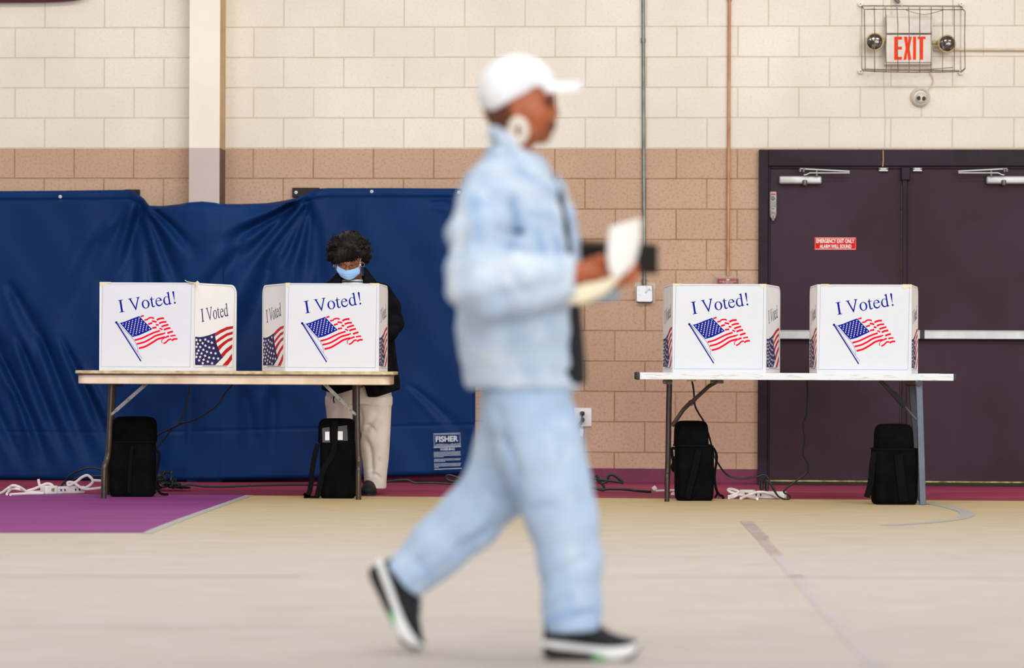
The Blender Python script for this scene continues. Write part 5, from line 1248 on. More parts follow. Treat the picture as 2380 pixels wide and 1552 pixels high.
# ---- earring
for s_, nm in ((-1, 'earring'), (1, 'earring')):
    mb = MB().world(); y0 = s_*.094
    mb.tube([WP(1204+15*math.cos(a), 304-24*math.sin(a), y0+.006*math.sin(a)*s_) for a in np.linspace(0, 2*PI, 25)[:-1]], [.012 for a in np.linspace(0, 2*PI, 25)[:-1]], 10, closed=True)
    mb.build(nm, ['pearl'], walker)
# ---- dark top under the jacket
v = Vol(tuple(WP(1040, 910, -.3)), tuple(WP(1400, 350, .3)), 0.008)
v.vloft([(WP(0, y).z, WP((a+b)/2, y).x, Yw, pr((b-a)/2), d) for y, a, b, d in ((372, 1150, 1248, .10), (405, 1092, 1290, .172), (450, 1072, 1316, .188), (520, 1068, 1336, .188), (600, 1074, 1343, .183), (700, 1070, 1350, .165), (790, 1072, 1358, .165), (850, 1084, 1362, .165), (888, 1093, 1362, .165))], 0.01, e=2.25)
v.ell(WP(1192, 330), (pr(52), .068, pr(60)), 0.01, '-')
V, Q = v.mesh(2); vq_build('top', V, Q, ['shirt_k'], walker)
# ---- denim jacket
v = Vol(tuple(WP(1020, 925, -.44)), tuple(WP(1410, 280, .36)), 0.007)
rows = ((322, 1152, 1212, .055), (345, 1130, 1232, .10), (372, 1108, 1268, .15), (405, 1082, 1300, .185), (450, 1062, 1326, .20), (520, 1058, 1345, .20), (600, 1064, 1352, .195), (700, 1060, 1342, .19), (790, 1062, 1346, .19), (850, 1074, 1349, .19), (886, 1083, 1350, .19), (899, 1086, 1348, .188))
v.vloft([(WP(0, y).z, WP((a+b)/2, y).x, Yw, pr((b-a)/2), d) for y, a, b, d in rows], 0.01, e=2.25)
v.chain([(WP(1148, 430, -.15), pr(62)), (WP(1115, 540, -.225), pr(70)), (WP(1106, 655, -.285), pr(64)), (WP(1135, 672, -.295), pr(66))], 0.03)
v.chain([(WP(1130, 668, -.295), pr(66)), (WP(1200, 660, -.29), pr(68)), (WP(1262, 652, -.26), pr(66)), (WP(1300, 647, -.225), pr(58)), (WP(1340, 642, -.175), pr(52))], 0.008, cut=True)
v.chain([(WP(1185, 430, .15), pr(62)), (WP(1180, 560, .20), pr(66)), (WP(1190, 655, .215), pr(62)), (WP(1290, 648, .15), pr(56)), (WP(1345, 640, .10), pr(48))], 0.02, cut=True)
# collar
v.chain([(WP(1152, 305, -.03), pr(15)), (WP(1172, 322, -.078), pr(18)), (WP(1205, 358, -.108), pr(20)), (WP(1236, 396, -.118), pr(19)), (WP(1250, 414, -.118), pr(13))], 0.004)
v.chain([(WP(1152, 305, .03), pr(15)), (WP(1180, 325, .068), pr(18)), (WP(1215, 358, .078), pr(20)), (WP(1262, 398, .06), pr(20))], 0.012)
v.cone(WP(1150, 305, -.035), pr(17), WP(1150, 305, .035), pr(17), 0.012)
v.obox(WP(1336, 642, -.19)+Vector((.08, 0, 0)), (.08, .085, .10), None, .01, 0.004, '-')
# groove cut in to deepen the shadow under the near forearm
v.chain([(WP(1128, 748, -.20), pr(8)), (WP(1180, 752, -.215), pr(10)), (WP(1240, 742, -.215), pr(11)), (WP(1292, 722, -.20), pr(9))], 0.004, '-', sy=3.0)
# neck hole and open front
v.chain([(WP(1206, 270, 0), pr(54)), (WP(1212, 340, 0), pr(44)), (WP(1226, 375, 0), pr(30))], 0.008, '-')
v.chain([(WP(1236, 378, -.03), pr(18)), (WP(1280, 425, -.095), pr(16)), (WP(1312, 490, -.118), pr(17)), (WP(1328, 550, -.118), pr(18)), (WP(1338, 640, -.105), pr(17))], 0.006, '-')
V, Q = v.mesh(2)
# make folds: push along the surface by crossing waves
Nn = vnormals(V, Q)
ix = (V[:, 0]-WP(1190, 0).x)/RS + 1190; iy = 850-(V[:, 2]-HC)/RS; dd = V[:, 1]-Yw
def ridge(x0, y0, x1, y1, w, amp):
    L = math.hypot(x1-x0, y1-y0); ux, uy = (x1-x0)/L, (y1-y0)/L
    t_ = ((ix-x0)*ux+(iy-y0)*uy)/L; d_ = (ix-x0)*(-uy)+(iy-y0)*ux + 5*np.sin(t_*4)
    return amp*np.exp(-(d_/w)**2)*np.clip(np.minimum(t_, 1-t_)*5, 0, 1)*(dd < 0.02)
disp = (0.004*np.sin(ix*.05+iy*.03)*np.sin(iy*.045-ix*.02)+0.003*np.sin(iy*.09+ix*.02))*(1-0.85*np.clip((ix-1270)/50, 0, 1)*(iy > 690))
for a_ in ((1180, 470, 1215, 560, 12, -.012), (1200, 560, 1100, 600, 14, -.010), (1220, 590, 1120, 640, 14, .009), (1230, 545, 1150, 545, 10, -.010), (1130, 610, 1180, 720, 16, -.008), (1240, 700, 1180, 640, 14, -.008), (1270, 600, 1270, 700, 12, -.006), (1300, 600, 1295, 700, 8, -.007), (1080, 480, 1070, 620, 14, -.007), (1140, 440, 1215, 520, 18, .008), (1100, 740, 1090, 860, 20, -.008), (1180, 760, 1170, 850, 18, -.007), (1260, 740, 1250, 850, 18, -.007), (1080, 858, 1355, 862, 8, -.006)): disp = disp + ridge(*a_)
V = V + Nn*disp[:, None]
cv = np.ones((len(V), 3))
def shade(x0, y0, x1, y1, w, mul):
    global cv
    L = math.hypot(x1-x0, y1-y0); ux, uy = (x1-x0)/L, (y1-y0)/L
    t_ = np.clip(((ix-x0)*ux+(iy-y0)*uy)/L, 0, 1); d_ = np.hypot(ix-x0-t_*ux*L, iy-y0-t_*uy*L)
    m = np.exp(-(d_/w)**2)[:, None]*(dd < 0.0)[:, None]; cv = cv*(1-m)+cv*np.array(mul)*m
wash_shade = (.62, .74, .88); fade = (1.22, 1.14, 1.06)  # darker factor: denim wash plus fold and flap shadow painted into the colour
for a_ in ((1192, 470, 1212, 550, 12), (1232, 504, 1280, 508, 6), (1250, 545, 1262, 590, 10), (1182, 578, 1210, 584, 8), (1205, 400, 1245, 430, 7), (1262, 440, 1300, 470, 8), (1110, 480, 1120, 560, 18), (1290, 560, 1305, 590, 8)): shade(*a_, wash_shade)
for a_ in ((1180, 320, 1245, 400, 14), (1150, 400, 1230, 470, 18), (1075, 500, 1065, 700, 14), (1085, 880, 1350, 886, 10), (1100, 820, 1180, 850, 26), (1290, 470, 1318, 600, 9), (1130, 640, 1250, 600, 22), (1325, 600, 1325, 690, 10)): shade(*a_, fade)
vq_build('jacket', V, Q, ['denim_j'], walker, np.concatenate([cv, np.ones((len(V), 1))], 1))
# ---- jeans
v = Vol(tuple(WP(880, 1500, -.30)), tuple(WP(1420, 870, .34)), 0.007)
v.vloft([(WP(0, y).z, WP((a+b)/2, y).x, Yw+.01, pr((b-a)/2), d) for y, a, b, d in ((880, 1116, 1328, .165), (930, 1120, 1330, .175), (985, 1126, 1336, .18))], 0.02, e=2.2)
v.chain([(WP(1230, 950, -.06), pr(103)), (WP(1257, 1050, -.075), pr(97)), (WP(1287, 1140, -.08), pr(85)), (WP(1308, 1210, -.08), pr(77)), (WP(1325, 1300, -.08), pr(69)), (WP(1328, 1400, -.08), pr(64)), (WP(1330, 1466, -.08), pr(62))], 0.03, cut=True)
v.chain([(WP(1210, 950, .075), pr(90)), (WP(1185, 1050, .09), pr(82)), (WP(1156, 1135, .10), pr(76)), (WP(1092, 1205, .11), pr(72)), (WP(1020, 1272, .12), pr(66)), (WP(938, 1350, .13), pr(57))], 0.03, cut=True)
V, Q = v.mesh(2); Nn = vnormals(V, Q)
ix = (V[:, 0]-WP(1190, 0).x)/RS + 1190; iy = 850-(V[:, 2]-HC)/RS; dd = V[:, 1]-Yw
disp = 0.003*np.sin(ix*.05+iy*.02)*np.sin(iy*.03)
def ridge(x0, y0, x1, y1, w, amp):
    L = math.hypot(x1-x0, y1-y0); ux, uy = (x1-x0)/L, (y1-y0)/L
    t_ = ((ix-x0)*ux+(iy-y0)*uy)/L; d_ = (ix-x0)*(-uy)+(iy-y0)*ux + 5*np.sin(t_*4)
    return amp*np.exp(-(d_/w)**2)*np.clip(np.minimum(t_, 1-t_)*5, 0, 1)
for a_ in ((1290, 1340, 1380, 1280, 12, -.008), (1270, 1420, 1340, 1370, 10, -.010), (1310, 1440, 1390, 1410, 10, -.010), (1275, 1455, 1330, 1420, 8, .007), (1170, 1010, 1215, 1120, 12, -.012), (1150, 930, 1180, 1040, 12, -.008), (1205, 1160, 1120, 1150, 14, -.010), (1180, 1210, 1040, 1290, 14, -.010), (1150, 1190, 1000, 1300, 10, .006), (1080, 1230, 950, 1330, 9, -.008), (1000, 1330, 960, 1300, 9, -.007), (1290, 1000, 1340, 1060, 14, -.005), (1230, 1190, 1300, 1165, 12, -.007), (1350, 905, 1300, 960, 12, -.006)): disp = disp + ridge(*a_)
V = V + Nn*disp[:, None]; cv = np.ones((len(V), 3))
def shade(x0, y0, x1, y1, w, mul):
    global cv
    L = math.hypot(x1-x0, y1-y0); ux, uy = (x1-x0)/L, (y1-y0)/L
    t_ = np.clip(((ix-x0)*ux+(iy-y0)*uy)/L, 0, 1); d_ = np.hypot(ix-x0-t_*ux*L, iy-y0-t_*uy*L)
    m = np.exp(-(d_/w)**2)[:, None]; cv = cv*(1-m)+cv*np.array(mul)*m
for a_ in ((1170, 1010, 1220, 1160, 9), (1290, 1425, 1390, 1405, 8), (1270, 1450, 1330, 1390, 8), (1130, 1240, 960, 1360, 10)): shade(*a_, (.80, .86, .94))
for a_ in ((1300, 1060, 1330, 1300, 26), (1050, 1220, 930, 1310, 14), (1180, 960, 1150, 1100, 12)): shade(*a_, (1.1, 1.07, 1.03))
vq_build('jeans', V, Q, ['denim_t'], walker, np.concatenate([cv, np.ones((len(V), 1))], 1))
# ---- trainers: drawn once in the shoe's own heel-to-toe axes, then placed
LS = .272
def shoe(par, o, f, up, lat):
    def fr(): return MB().frame(o, f, lat, up)
    px = lambda h: h*.00116
    S_ = np.linspace(0, 1, 22)
    hw = np.interp(S_, [0, .04, .12, .3, .5, .7, .85, .94, .98, 1], [.010, .024, .033, .034, .037, .046, .043, .030, .018, .006])
    mt = np.interp(S_, [0, .1, .3, .47, .64, .8, .93, 1], [46, 47, 43, 37, 34, 36, 42, 44]); mbt = np.interp(S_, [0, .04, .2, .42, .56, .66, .8, .92, 1], [36, 31, 24, 18, 14, 1, 0, 9, 34])
    ut = np.interp(S_, [0, .04, .12, .3, .45, .56, .62, .7, .8, .9, .96, 1], [50, 92, 104, 100, 92, 84, 76, 66, 57, 51, 48, 45])
    def ring(x, w, z0, z1, rr, top=1.0):
        a = []; n = 20
        for k in range(n):
            q = 2*PI*k/n; cx_, sz = math.cos(q), math.sin(q)
            e = rr; yy = math.copysign(abs(cx_)**e, cx_)*w; zz = math.copysign(abs(sz)**e, sz)
            if zz > 0: yy *= (1-(1-top)*zz)
            a.append((x, yy, (z0+z1)/2+zz*(z1-z0)/2))
        return a
    mb = fr(); mb.loft([ring(S_[i]*LS, hw[i], px(mbt[i]), px(mt[i]), .5) for i in range(22)]); sole = mb.build('midsole', ['shoe_w'], par, sharp=60)
    mb = fr(); idx = range(1, 22); mb.loft([ring(S_[i]*LS*.985+.002, hw[i]*.93, px(mt[i]-9), px(max(ut[i], mt[i]+1)), .75, .62) for i in idx]); up_ = mb.build('shoe_upper', ['shoe_k'], par, sharp=60)
    mb = fr(); ss = np.linspace(.05, .53, 9); mb.loft([ring(s*LS, np.interp(s, S_, hw)*.95, px(np.interp(s, [.05, .12, .53], [10, 1, 0])), px(np.interp(s, S_, mbt)+1.5), .45) for s in ss]); mb.build('heel_tread', ['rubber'], par, sharp=60)
    mb = fr(); ss = np.linspace(.53, .68, 5); mb.loft([ring(s*LS, np.interp(s, S_, hw)*.985, px(0), px(np.interp(s, [.53, .62, .68], [14, 13, 2.5])), .5) for s in ss]); mb.build('green_tread', ['green'], par, sharp=60)
    mb = fr(); ss = np.linspace(.80, .995, 7); mb.loft([ring(s*LS*1.012, np.interp(s, S_, hw)*1.0, px(np.interp(s, S_, mbt)-4), px(np.interp(s, S_, mbt)+4), .5) for s in ss]); mb.build('toe_guard', ['rubber'], par, sharp=60)
    mb = fr()
    for s in (.52, .565, .61, .655): z = px(np.interp(s, S_, ut)+1.0); mb.tube([(s*LS, -.016, z-.006), (s*LS+.004, 0, z+.001), (s*LS, .016, z-.006)], .003, 6)
    mb.build('laces', ['rubber'], par)
g = G(1252, 1533); Yn = Yw-.08
for nm, o, f, up in (('near', Vector((P(1250, 1533, Yn).x, Yn, 0.0005)), Vector((1, 0, 0)), Vector((0, 0, 1))), ('far', None, None, None)):
    if nm == 'far':
        Yf = Yw+.13; a, b = P(844, 1316, Yf), P(944, 1511, Yf); f = (b-a).normalized(); up = Vector((-f.z, 0, f.x)); o = a
        toe = o + f*LS; o = o + Vector((0, 0, max(0.002-(toe.z-.02), 0)*0))
    so = bpy.data.objects.new('shoe', None); COL.objects.link(so); so.parent = walker; so.location = (0, 0, 0)
    shoe(so, o, f, up, up.cross(f))
# ---- what the walker carries
def sheet(name, label, outline_l, outline_r, d0, bow, mat, n=10, twist=0.0, lean=0.0):
    l = spline([Vector((p[0], p[1], 0)) for p in outline_l], 5); r = spline([Vector((p[0], p[1], 0)) for p in outline_r], 5)
    t_ = thing(name, label, 'paper', WP(l[0].x, l[0].y, d0)); mb = MB().world(); m = min(len(l), len(r)); vs = []
    for i in range(m):
        for j in range(n+1):
            s_ = j/n; x = l[i].x*(1-s_)+r[i].x*s_; y = l[i].y*(1-s_)+r[i].y*s_
            vs.append(WP(x, y, d0 + bow*math.sin(PI*s_) + twist*(s_-.5) + lean*i/m))
    mb.add(vs, [(i*(n+1)+j, (i+1)*(n+1)+j, (i+1)*(n+1)+j+1, i*(n+1)+j+1) for i in range(m-1) for j in range(n)])
    o_ = mb.build('sheet', [mat], t_, sharp=80); sm = o_.modifiers.new('t', 'SOLIDIFY'); sm.thickness = .0015; sm.offset = 0
sheet('paper', 'curled white paper held upright in the near hand of the walking person', [(1428, 654), (1414, 622), (1411, 580), (1416, 528)], [(1436, 650), (1472, 616), (1487, 566), (1490, 507)], -.205, -.015, 'paper_w', twist=.02, lean=-.01)
sheet('paper', 'cream sheet bent under the wrist of the walking person', [(1296, 690), (1345, 664), (1390, 654), (1430, 640)], [(1300, 704), (1350, 706), (1405, 684), (1440, 650)], -.245, -.012, 'paper_c', twist=-.01, lean=.02)
sheet('envelope', 'pale blue-grey folded sheet lowest in the hands of the walking person', [(1340, 684), (1390, 676), (1440, 668)], [(1342, 706), (1390, 702), (1441, 697)], -.12, -.006, 'paper_b', lean=.02)
c0 = WP(1436, 596, .0); t_ = thing('wallet', 'long dark wallet held behind the white paper by the walking person', 'wallet', c0)
an = -math.radians(3); mb = MB().frame(c0, (math.cos(an), 0.12, math.sin(an)), None, U); w = 188*RS
mb.rbox((-w/2, -.010, -36*RS), (w/2, .010, 34*RS), .006); mb.build('wallet_body', ['leather'], t_)
mb = MB().frame(c0, (math.cos(an), 0.12, math.sin(an)), None, U); mb.rbox((-w/2-.001, -.0115, 24*RS), (w/2*0.1, .0115, 35*RS), .004); mb.build('wallet_trim', ['goldtrim'], t_)
# ================================================================== THE VOTER BEHIND THE TABLE
Yv = 19.07; RV = Yv/F
def VP(x, y, d=0.0): return P(x, y, Yv+d)
pv = lambda r: r*RV
voter = thing('person', 'person in a blue face mask and black coat standing behind a voting booth', 'person', (VP(825, 1150).x, Yv, 0))
v = Vol((VP(720, 0).x, Yv-.42, 0.01), (VP(950, 0).x, Yv+.30, 1.62), 0.006)
v.vloft([(VP(0, y).z, VP(x, y).x, Yv+.02, pv(a), b) for y, x, a, b in ((662, 820, 28, .06), (680, 820, 62, .10), (720, 826, 64, .11), (800, 832, 56, .10), (880, 834, 58, .11), (930, 834, 58, .11))], 0.02)
for sx in (-1, 1):
    v.chain([(VP(834+sx*30, 915, .02), pv(26)), (VP(834+sx*33, 1020, .02), pv(20)), (VP(834+sx*32, 1125, .03), pv(12)), (VP(834+sx*30, 1146, -.03), pv(10))], 0.02)
    v.chain([(VP(824+sx*68, 688, .03), pv(16)), (VP(828+sx*83, 757, .0), pv(11)), (VP(826+sx*40, 800, -.27), pv(10)), (VP(826+sx*34, 803, -.31), pv(9.5))], 0.015)
    hx = VP(826+sx*32, 804, -.34); v.ell(hx, (.038, .045, .018), 0.012)
    for i in range(4):
        b0 = hx + Vector(((i-1.5)*.019, -.035, 0)); v.chain([(b0, .0095), (b0+Vector((0, -.035, .006)), .0088), (b0+Vector((0, -.055, -.012)), .0078)], 0.004)
    v.chain([(hx+Vector((-sx*.03, 0, 0)), .011), (hx+Vector((-sx*.052, -.03, -.002)), .0095), (hx+Vector((-sx*.045, -.055, -.006)), .008)], 0.006)
V, Q = v.mesh(2)
# head at a finer grid joined to the same surface through the neck
v2 = Vol((VP(760, 0).x, Yv-.20, VP(0, 672).z), (VP(870, 0).x, Yv+.16, VP(0, 530).z), 0.0036)
v2.chain([(VP(820, 672, .03), pv(25)), (VP(819, 650, .015), pv(24)), (VP(816, 628, .0), pv(23))], 0.02)
v2.ell(VP(811, 588, .0), (.076, .092, .098), 0.01)
v2.ell(VP(810, 616, -.035), (.066, .068, .080), 0.03)
v2.ell(VP(811, 640, -.065), (.034, .034, .026), 0.02)
v2.cone(VP(808, 616, -.103), .008, VP(807, 627, -.122), .012, 0.012); v2.ell(VP(807, 627, -.120), (.017, .014, .010), 0.006)
for sx in (-1, 1):
    v2.ell(VP(808.5+sx*12.5, 617, -.099), (.018, .014, .011), 0.008, '-'); v2.ell(VP(808.5+sx*12.5, 617.5, -.090), (.0135, .0125, .010), 0.003)
    v2.ell(VP(808.5+sx*13, 611, -.096), (.022, .010, .006), 0.010)
    v2.ell(VP(811+sx*29.5, 604, -.005), (.009, .018, .030), 0.006)
    v2.ell(VP(809+sx*15, 626, -.082), (.020, .018, .016), 0.015)
V2, Q2 = v2.mesh(2)
v3 = Vol(v.lo, v.lo+np.array(v.n)*v.h, 0.006)      # keep the two grids as one closed figure: drop the trunk grid's own neck stub
VV = np.concatenate([V, V2]); QQ = np.concatenate([Q, Q2+len(V)])
ix = 1190+(VV[:, 0]-P(1190, 850, Yv).x)/RV; iy = 850-(VV[:, 2]-HC)/RV; dd = VV[:, 1]-Yv
ix = ix - (850-iy)*0*sa; iy = iy + 0
c = np.tile(L3((140, 80, 54)), (len(VV), 1))
def tint(m, col, a=1.0):
    global c
    m = np.clip(m, 0, 1)[:, None]*a; c = c*(1-m)+L3(col)*m
def pj(px, py): q = VP(px, py); return 1190+(q.x-P(1190, 850, Yv).x)/RV, 850-(q.z-HC)/RV
for sx in (-1, 1):
    x, y = pj(808.5+sx*12.5, 617.5); tint(np.clip(1.5-np.sqrt(((ix-x)/5.2)**2+((iy-y)/1.6)**2), 0, 1)*(dd < -.07), (40, 24, 20), .9)
    x, y = pj(808.5+sx*13, 611); tint(np.clip(1.4-np.sqrt(((ix-x)/7)**2+((iy-y)/1.4)**2), 0, 1)*(dd < -.06), (34, 22, 18), .8)
x, y = pj(807, 624); tint(np.clip(1.3-np.sqrt(((ix-x)/6)**2+((iy-y)/6)**2), 0, 1)*(dd < -.08), (150, 88, 62), .7)
vq_build('body', VV, QQ, ['skin'], voter, np.concatenate([c, np.ones((len(VV), 1))], 1))
# ---- curly hair
v = Vol((VP(752, 0).x, Yv-.17, VP(0, 625).z), (VP(872, 0).x, Yv+.20, VP(0, 528).z), 0.0032)
v.ell(VP(811, 580, .03), (.098, .105, .088), 0.01); v.ell(VP(811, 572, -.01), (.088, .10, .082), 0.01); v.ell(VP(792, 592, .02), (.068, .085, .066), 0.02); v.ell(VP(838, 590, .03), (.062, .085, .060), 0.02); v.ell(VP(812, 556, .02), (.06, .07, .045), 0.02)
rr_ = random.Random(11)
for i in range(430):
    th = rr_.uniform(0, 2*PI); ph = math.acos(rr_.uniform(-.55, 1)); n_ = Vector((math.sin(ph)*math.cos(th), math.sin(ph)*math.sin(th), math.cos(ph)))
    p = VP(812, 582, .025) + Vector((n_.x*.116, n_.y*.115, n_.z*.098)) * rr_.uniform(.9, 1.06)
    if n_.y < -.35 and n_.z < .12: continue
    if p.z < VP(0, 604).z and n_.y < .1: continue
    v.ell(p, (rr_.uniform(.008, .017),)*3, 0.004)
for x, y, r in ((770, 590, 9), (766, 600, 8), (776, 604, 8), (768, 580, 9), (852, 586, 9), (857, 596, 8), (852, 604, 7), (846, 612, 6), (854, 578, 9), (785, 556, 9), (834, 552, 10), (812, 545, 9), (846, 563, 9), (772, 568, 9), (822, 541, 7), (800, 546, 8)): v.ell(VP(x, y, .02), (pv(r),)*3, 0.01)
# face opening, then the fringe swept over the brow
v.obox(VP(814, 632, -.12), (pv(27), .10, pv(22)), None, .02, 0.01, '-')
for x0, y0, x1, y1, r in ((806, 575, 788, 606, 5.5), (810, 575, 796, 610, 5), (812, 577, 804, 612, 5), (816, 578, 812, 608, 4.5), (800, 575, 782, 612, 6), (820, 575, 824, 600, 4), (823, 570, 832, 598, 5), (828, 572, 838, 596, 5), (815, 590, 819, 602, 3.5), (790, 580, 778, 608, 6)):
    v.chain([(VP(x0, y0, -.085), pv(r)), (VP((x0+x1)/2+2, (y0+y1)/2, -.100), pv(r*.9)), (VP(x1, y1, -.094), pv(r*.45))], 0.005)
V, Q = v.mesh(1); Nn = vnormals(V, Q)
hair = vq_build('hair', V, Q, ['hair'], voter)
mb = MB().world(); hx_ = VP(812, 582, .02); done = 0
for i in range(900):                       # loose curls all over
    j = rr_.randrange(len(V)); p = Vector(V[j]); n_ = Vector(Nn[j])
    if p.y < Yv-.055 and p.z < VP(0, 578).z: continue
    if abs(p.x-VP(811, 0).x) < .05 and p.y < Yv-.02 and p.z < VP(0, 590).z: continue
    done += 1
    if done > 330: break
    rad = rr_.uniform(.005, .011); t1 = n_.orthogonal().normalized(); t2 = n_.cross(t1); q_ = rr_.uniform(0, 2*PI); e1 = t1*math.cos(q_)+t2*math.sin(q_); e2 = (n_*rr_.uniform(.3, 1)+(t2*math.cos(q_)-t1*math.sin(q_))*rr_.uniform(.2, 1)).normalized(); st = rr_.uniform(0, 6)
    mb.tube([p + n_*rad*.25 + e1*(math.cos(a+st)*rad) + e2*(math.sin(a+st)*rad) + n_*(a*.0006) for a in np.linspace(0, 6.6, 13)], .0013, 4)
mb.build('curls', ['hair'], hair)
mb = MB().world()
for i in range(90):                        # fringe strands combed down over the brow
    s_ = rr_.random(); x0 = 800+s_*26+rr_.uniform(-4, 4); x1 = 781+s_*52+rr_.uniform(-3, 3); y1 = 611-6*s_*s_-8*max(0, s_-.6)+rr_.uniform(-5, 3)
    cv_ = rr_.uniform(-2, 2)
    mb.tube(spline([VP(x0, 566+rr_.uniform(-4, 6), -.085), VP((x0*1.2+x1*.8)/2+cv_, 582, -.112), VP((x0*.7+x1*1.3)/2+cv_, 597, -.113), VP(x1, y1, -.102)], 4), .0019, 4)
mb.build('fringe', ['hair'], hair)
# ---- face mask
def face_d(x, y):   # depth of the face surface in front of the head centre
    X = (x-809)*RV; return -.112 + 1.15*abs(X)**1.55*2.4 - .010*math.exp(-((x-809)/14)**2-((y-628)/9)**2)
top = [(783.5, 617.5), (790, 621), (797, 625), (805, 627.5), (813, 627.2), (821, 625), (828, 622.5), (834, 620)]
mid = [(783, 629), (789, 634), (797, 637), (805, 638.5), (813, 638.5), (821, 637), (829, 635), (837, 634)]
bot = [(785.5, 633.5), (791, 642), (798, 647), (806, 650.2), (814, 650.6), (821, 648), (827, 644), (836.5, 636)]
mb = MB().world(); ts, ms, bs = (spline([Vector((p[0], p[1], 0)) for p in q], 4) for q in (top, mid, bot)); nn = len(ts); rows = []
for i in range(nn):
    row = []
    for k_ in range(17):
        t_ = k_/16
        p = ts[i]*(1-2*t_)+ms[i]*2*t_ if t_ < .5 else ms[i]*(2-2*t_)+bs[i]*(2*t_-1)
        pl = .0022*(((t_*4) % 1.0)-.5)
        row.append(VP(p.x, p.y, face_d(p.x, p.y)-.014-pl-.010*math.sin(PI*t_)))
    rows.append(row)
mb.add([p for r_ in rows for p in r_], [(i*17+k_, i*17+k_+1, (i+1)*17+k_+1, (i+1)*17+k_) for i in range(nn-1) for k_ in range(16)])
mk = mb.build('face_mask', ['mask'], voter, sharp=80); sm = mk.modifiers.new('t', 'SOLIDIFY'); sm.thickness = .0015
mb = MB().world()
for a_, b_, e_ in (((784.5, 618), (782.5, 606), (781, 600)), ((785, 633), (781, 622), (780, 604)), ((834, 620.5), (838.5, 601), (840, 597)), ((836, 634), (836.5, 618), (840, 606))):
    mb.tube(spline([VP(a_[0], a_[1], face_d(*a_)-.012), VP(b_[0], b_[1], -.05), VP(e_[0], e_[1], -.012)], 6), .0012, 6)
mb.build('ear_loop', ['white_pl'], mk)
# ---- glasses
mb = MB().world(); fd = lambda x, y: -.128+.9*abs((x-808)*RV)**1.7*2
for cx_, w in ((797, 8.2), (819.5, 8.2)):
    mb.tube([VP(cx_+w*math.copysign(abs(math.cos(a))**.7, math.cos(a)), 618.5-4.4*math.copysign(abs(math.sin(a))**.7, math.sin(a)), fd(cx_+w*math.cos(a), 618)) for a in np.linspace(0, 2*PI, 29)[:-1]], .0011, 6, closed=True)
mb.tube(spline([VP(805, 619, fd(805, 0)), VP(808.3, 617.6, fd(808, 0)-.003), VP(811.4, 619, fd(811, 0))], 5), .0013, 6)
for x0, x1 in ((788.8, 781), (827.8, 841)): mb.tube([VP(x0, 616.5, fd(x0, 0)), VP((x0+x1)/2+(2 if x1 > x0 else -2), 612, -.07), VP(x1, 600, .0)], .0013, 6)
mb.build('glasses', ['wire'], voter)
for x, y in ((842.5, 615), (780, 617)):
    mb = MB().world(); c0 = VP(x, y, -.005); mb.tube([c0+Vector((math.cos(a)*.0115, math.cos(a)*.004, math.sin(a)*.0125)) for a in np.linspace(0, 2*PI, 25)[:-1]], .0018, 8, closed=True); mb.build('earring', ['silver'], voter)
# ---- striped top
v = Vol((VP(730, 0).x, Yv-.2, VP(0, 920).z), (VP(910, 0).x, Yv+.2, VP(0, 636).z), 0.006)
v.vloft([(VP(0, y).z, VP(x, y).x, Yv+.01, pv(a), b) for y, x, a, b in ((642, 819, 24, .07), (650, 819, 34, .09), (668, 820, 58, .125), (690, 822, 64, .135), (800, 832, 60, .135), (905, 834, 64, .14))], 0.01)
v.ell(VP(815, 637, -.06), (pv(24), .10, pv(13)), 0.012, '-')
V, Q = v.mesh(2); vq_build('striped_top', V, Q, ['stripe'], voter)
# ---- coat
v = Vol((VP(715, 0).x, Yv-.42, VP(0, 930).z), (VP(955, 0).x, Yv+.28, VP(0, 615).z), 0.006)
v.vloft([(VP(0, y).z, VP((a+b)/2, y).x, Yv+.02, pv((b-a)/2), d) for y, a, b, d in ((636, 790, 847, .085), (644, 775, 862, .11), (655, 752, 890, .14), (672, 738, 904, .16), (700, 742, 908, .17), (760, 748, 914, .175), (830, 750, 922, .18), (880, 748, 929, .19), (918, 746, 931, .195))], 0.015, e=2.2)
v.chain([(VP(890, 678, .02), pv(20)), (VP(908, 712, .02), pv(22)), (VP(917, 752, .0), pv(21)), (VP(905, 770, -.06), pv(20)), (VP(868, 792, -.24), pv(16))], 0.02, cut=True)
v.chain([(VP(750, 678, .02), pv(19)), (VP(740, 712, .02), pv(20)), (VP(740, 755, .0), pv(19)), (VP(752, 772, -.06), pv(18)), (VP(786, 792, -.24), pv(15))], 0.02, cut=True)
v.ell(VP(816, 628, -.01), (pv(31), .090, pv(19)), 0.01, '-')                     # neck opening
for yy_ in (638, 644, 650, 656, 662, 670, 680): v.cone(VP(819, yy_, -.30), pv(26), VP(819, yy_, -.045), pv(24), 0.004, '-')
v.chain([(VP(819, 660, -.16), pv(24)), (VP(820, 700, -.19), pv(22)), (VP(822, 800, -.20), pv(20)), (VP(824, 930, -.21), pv(24))], 0.008, '-', sy=1.0)
an = math.radians(24)
v.obox(VP(818, 935, -.1), (pv(40), .16, pv(28)), [[math.cos(an*.7), 0, math.sin(an*.7)], [0, 1, 0], [-math.sin(an*.7), 0, math.cos(an*.7)]], 0, 0.004, '-')
v.obox(VP(900, 944, 0), (pv(80), .4, pv(28)), [[math.cos(an*.78), 0, math.sin(an*.78)], [0, 1, 0], [-math.sin(an*.78), 0, math.cos(an*.78)]], 0, 0.004, '-')
v.obox(VP(760, 936, 0), (pv(30), .4, pv(26)), [[math.cos(-.3), 0, math.sin(-.3)], [0, 1, 0], [-math.sin(-.3), 0, math.cos(-.3)]], 0, 0.004, '-')
V, Q = v.mesh(2); coat = vq_build('coat', V, Q, ['coat'], voter)
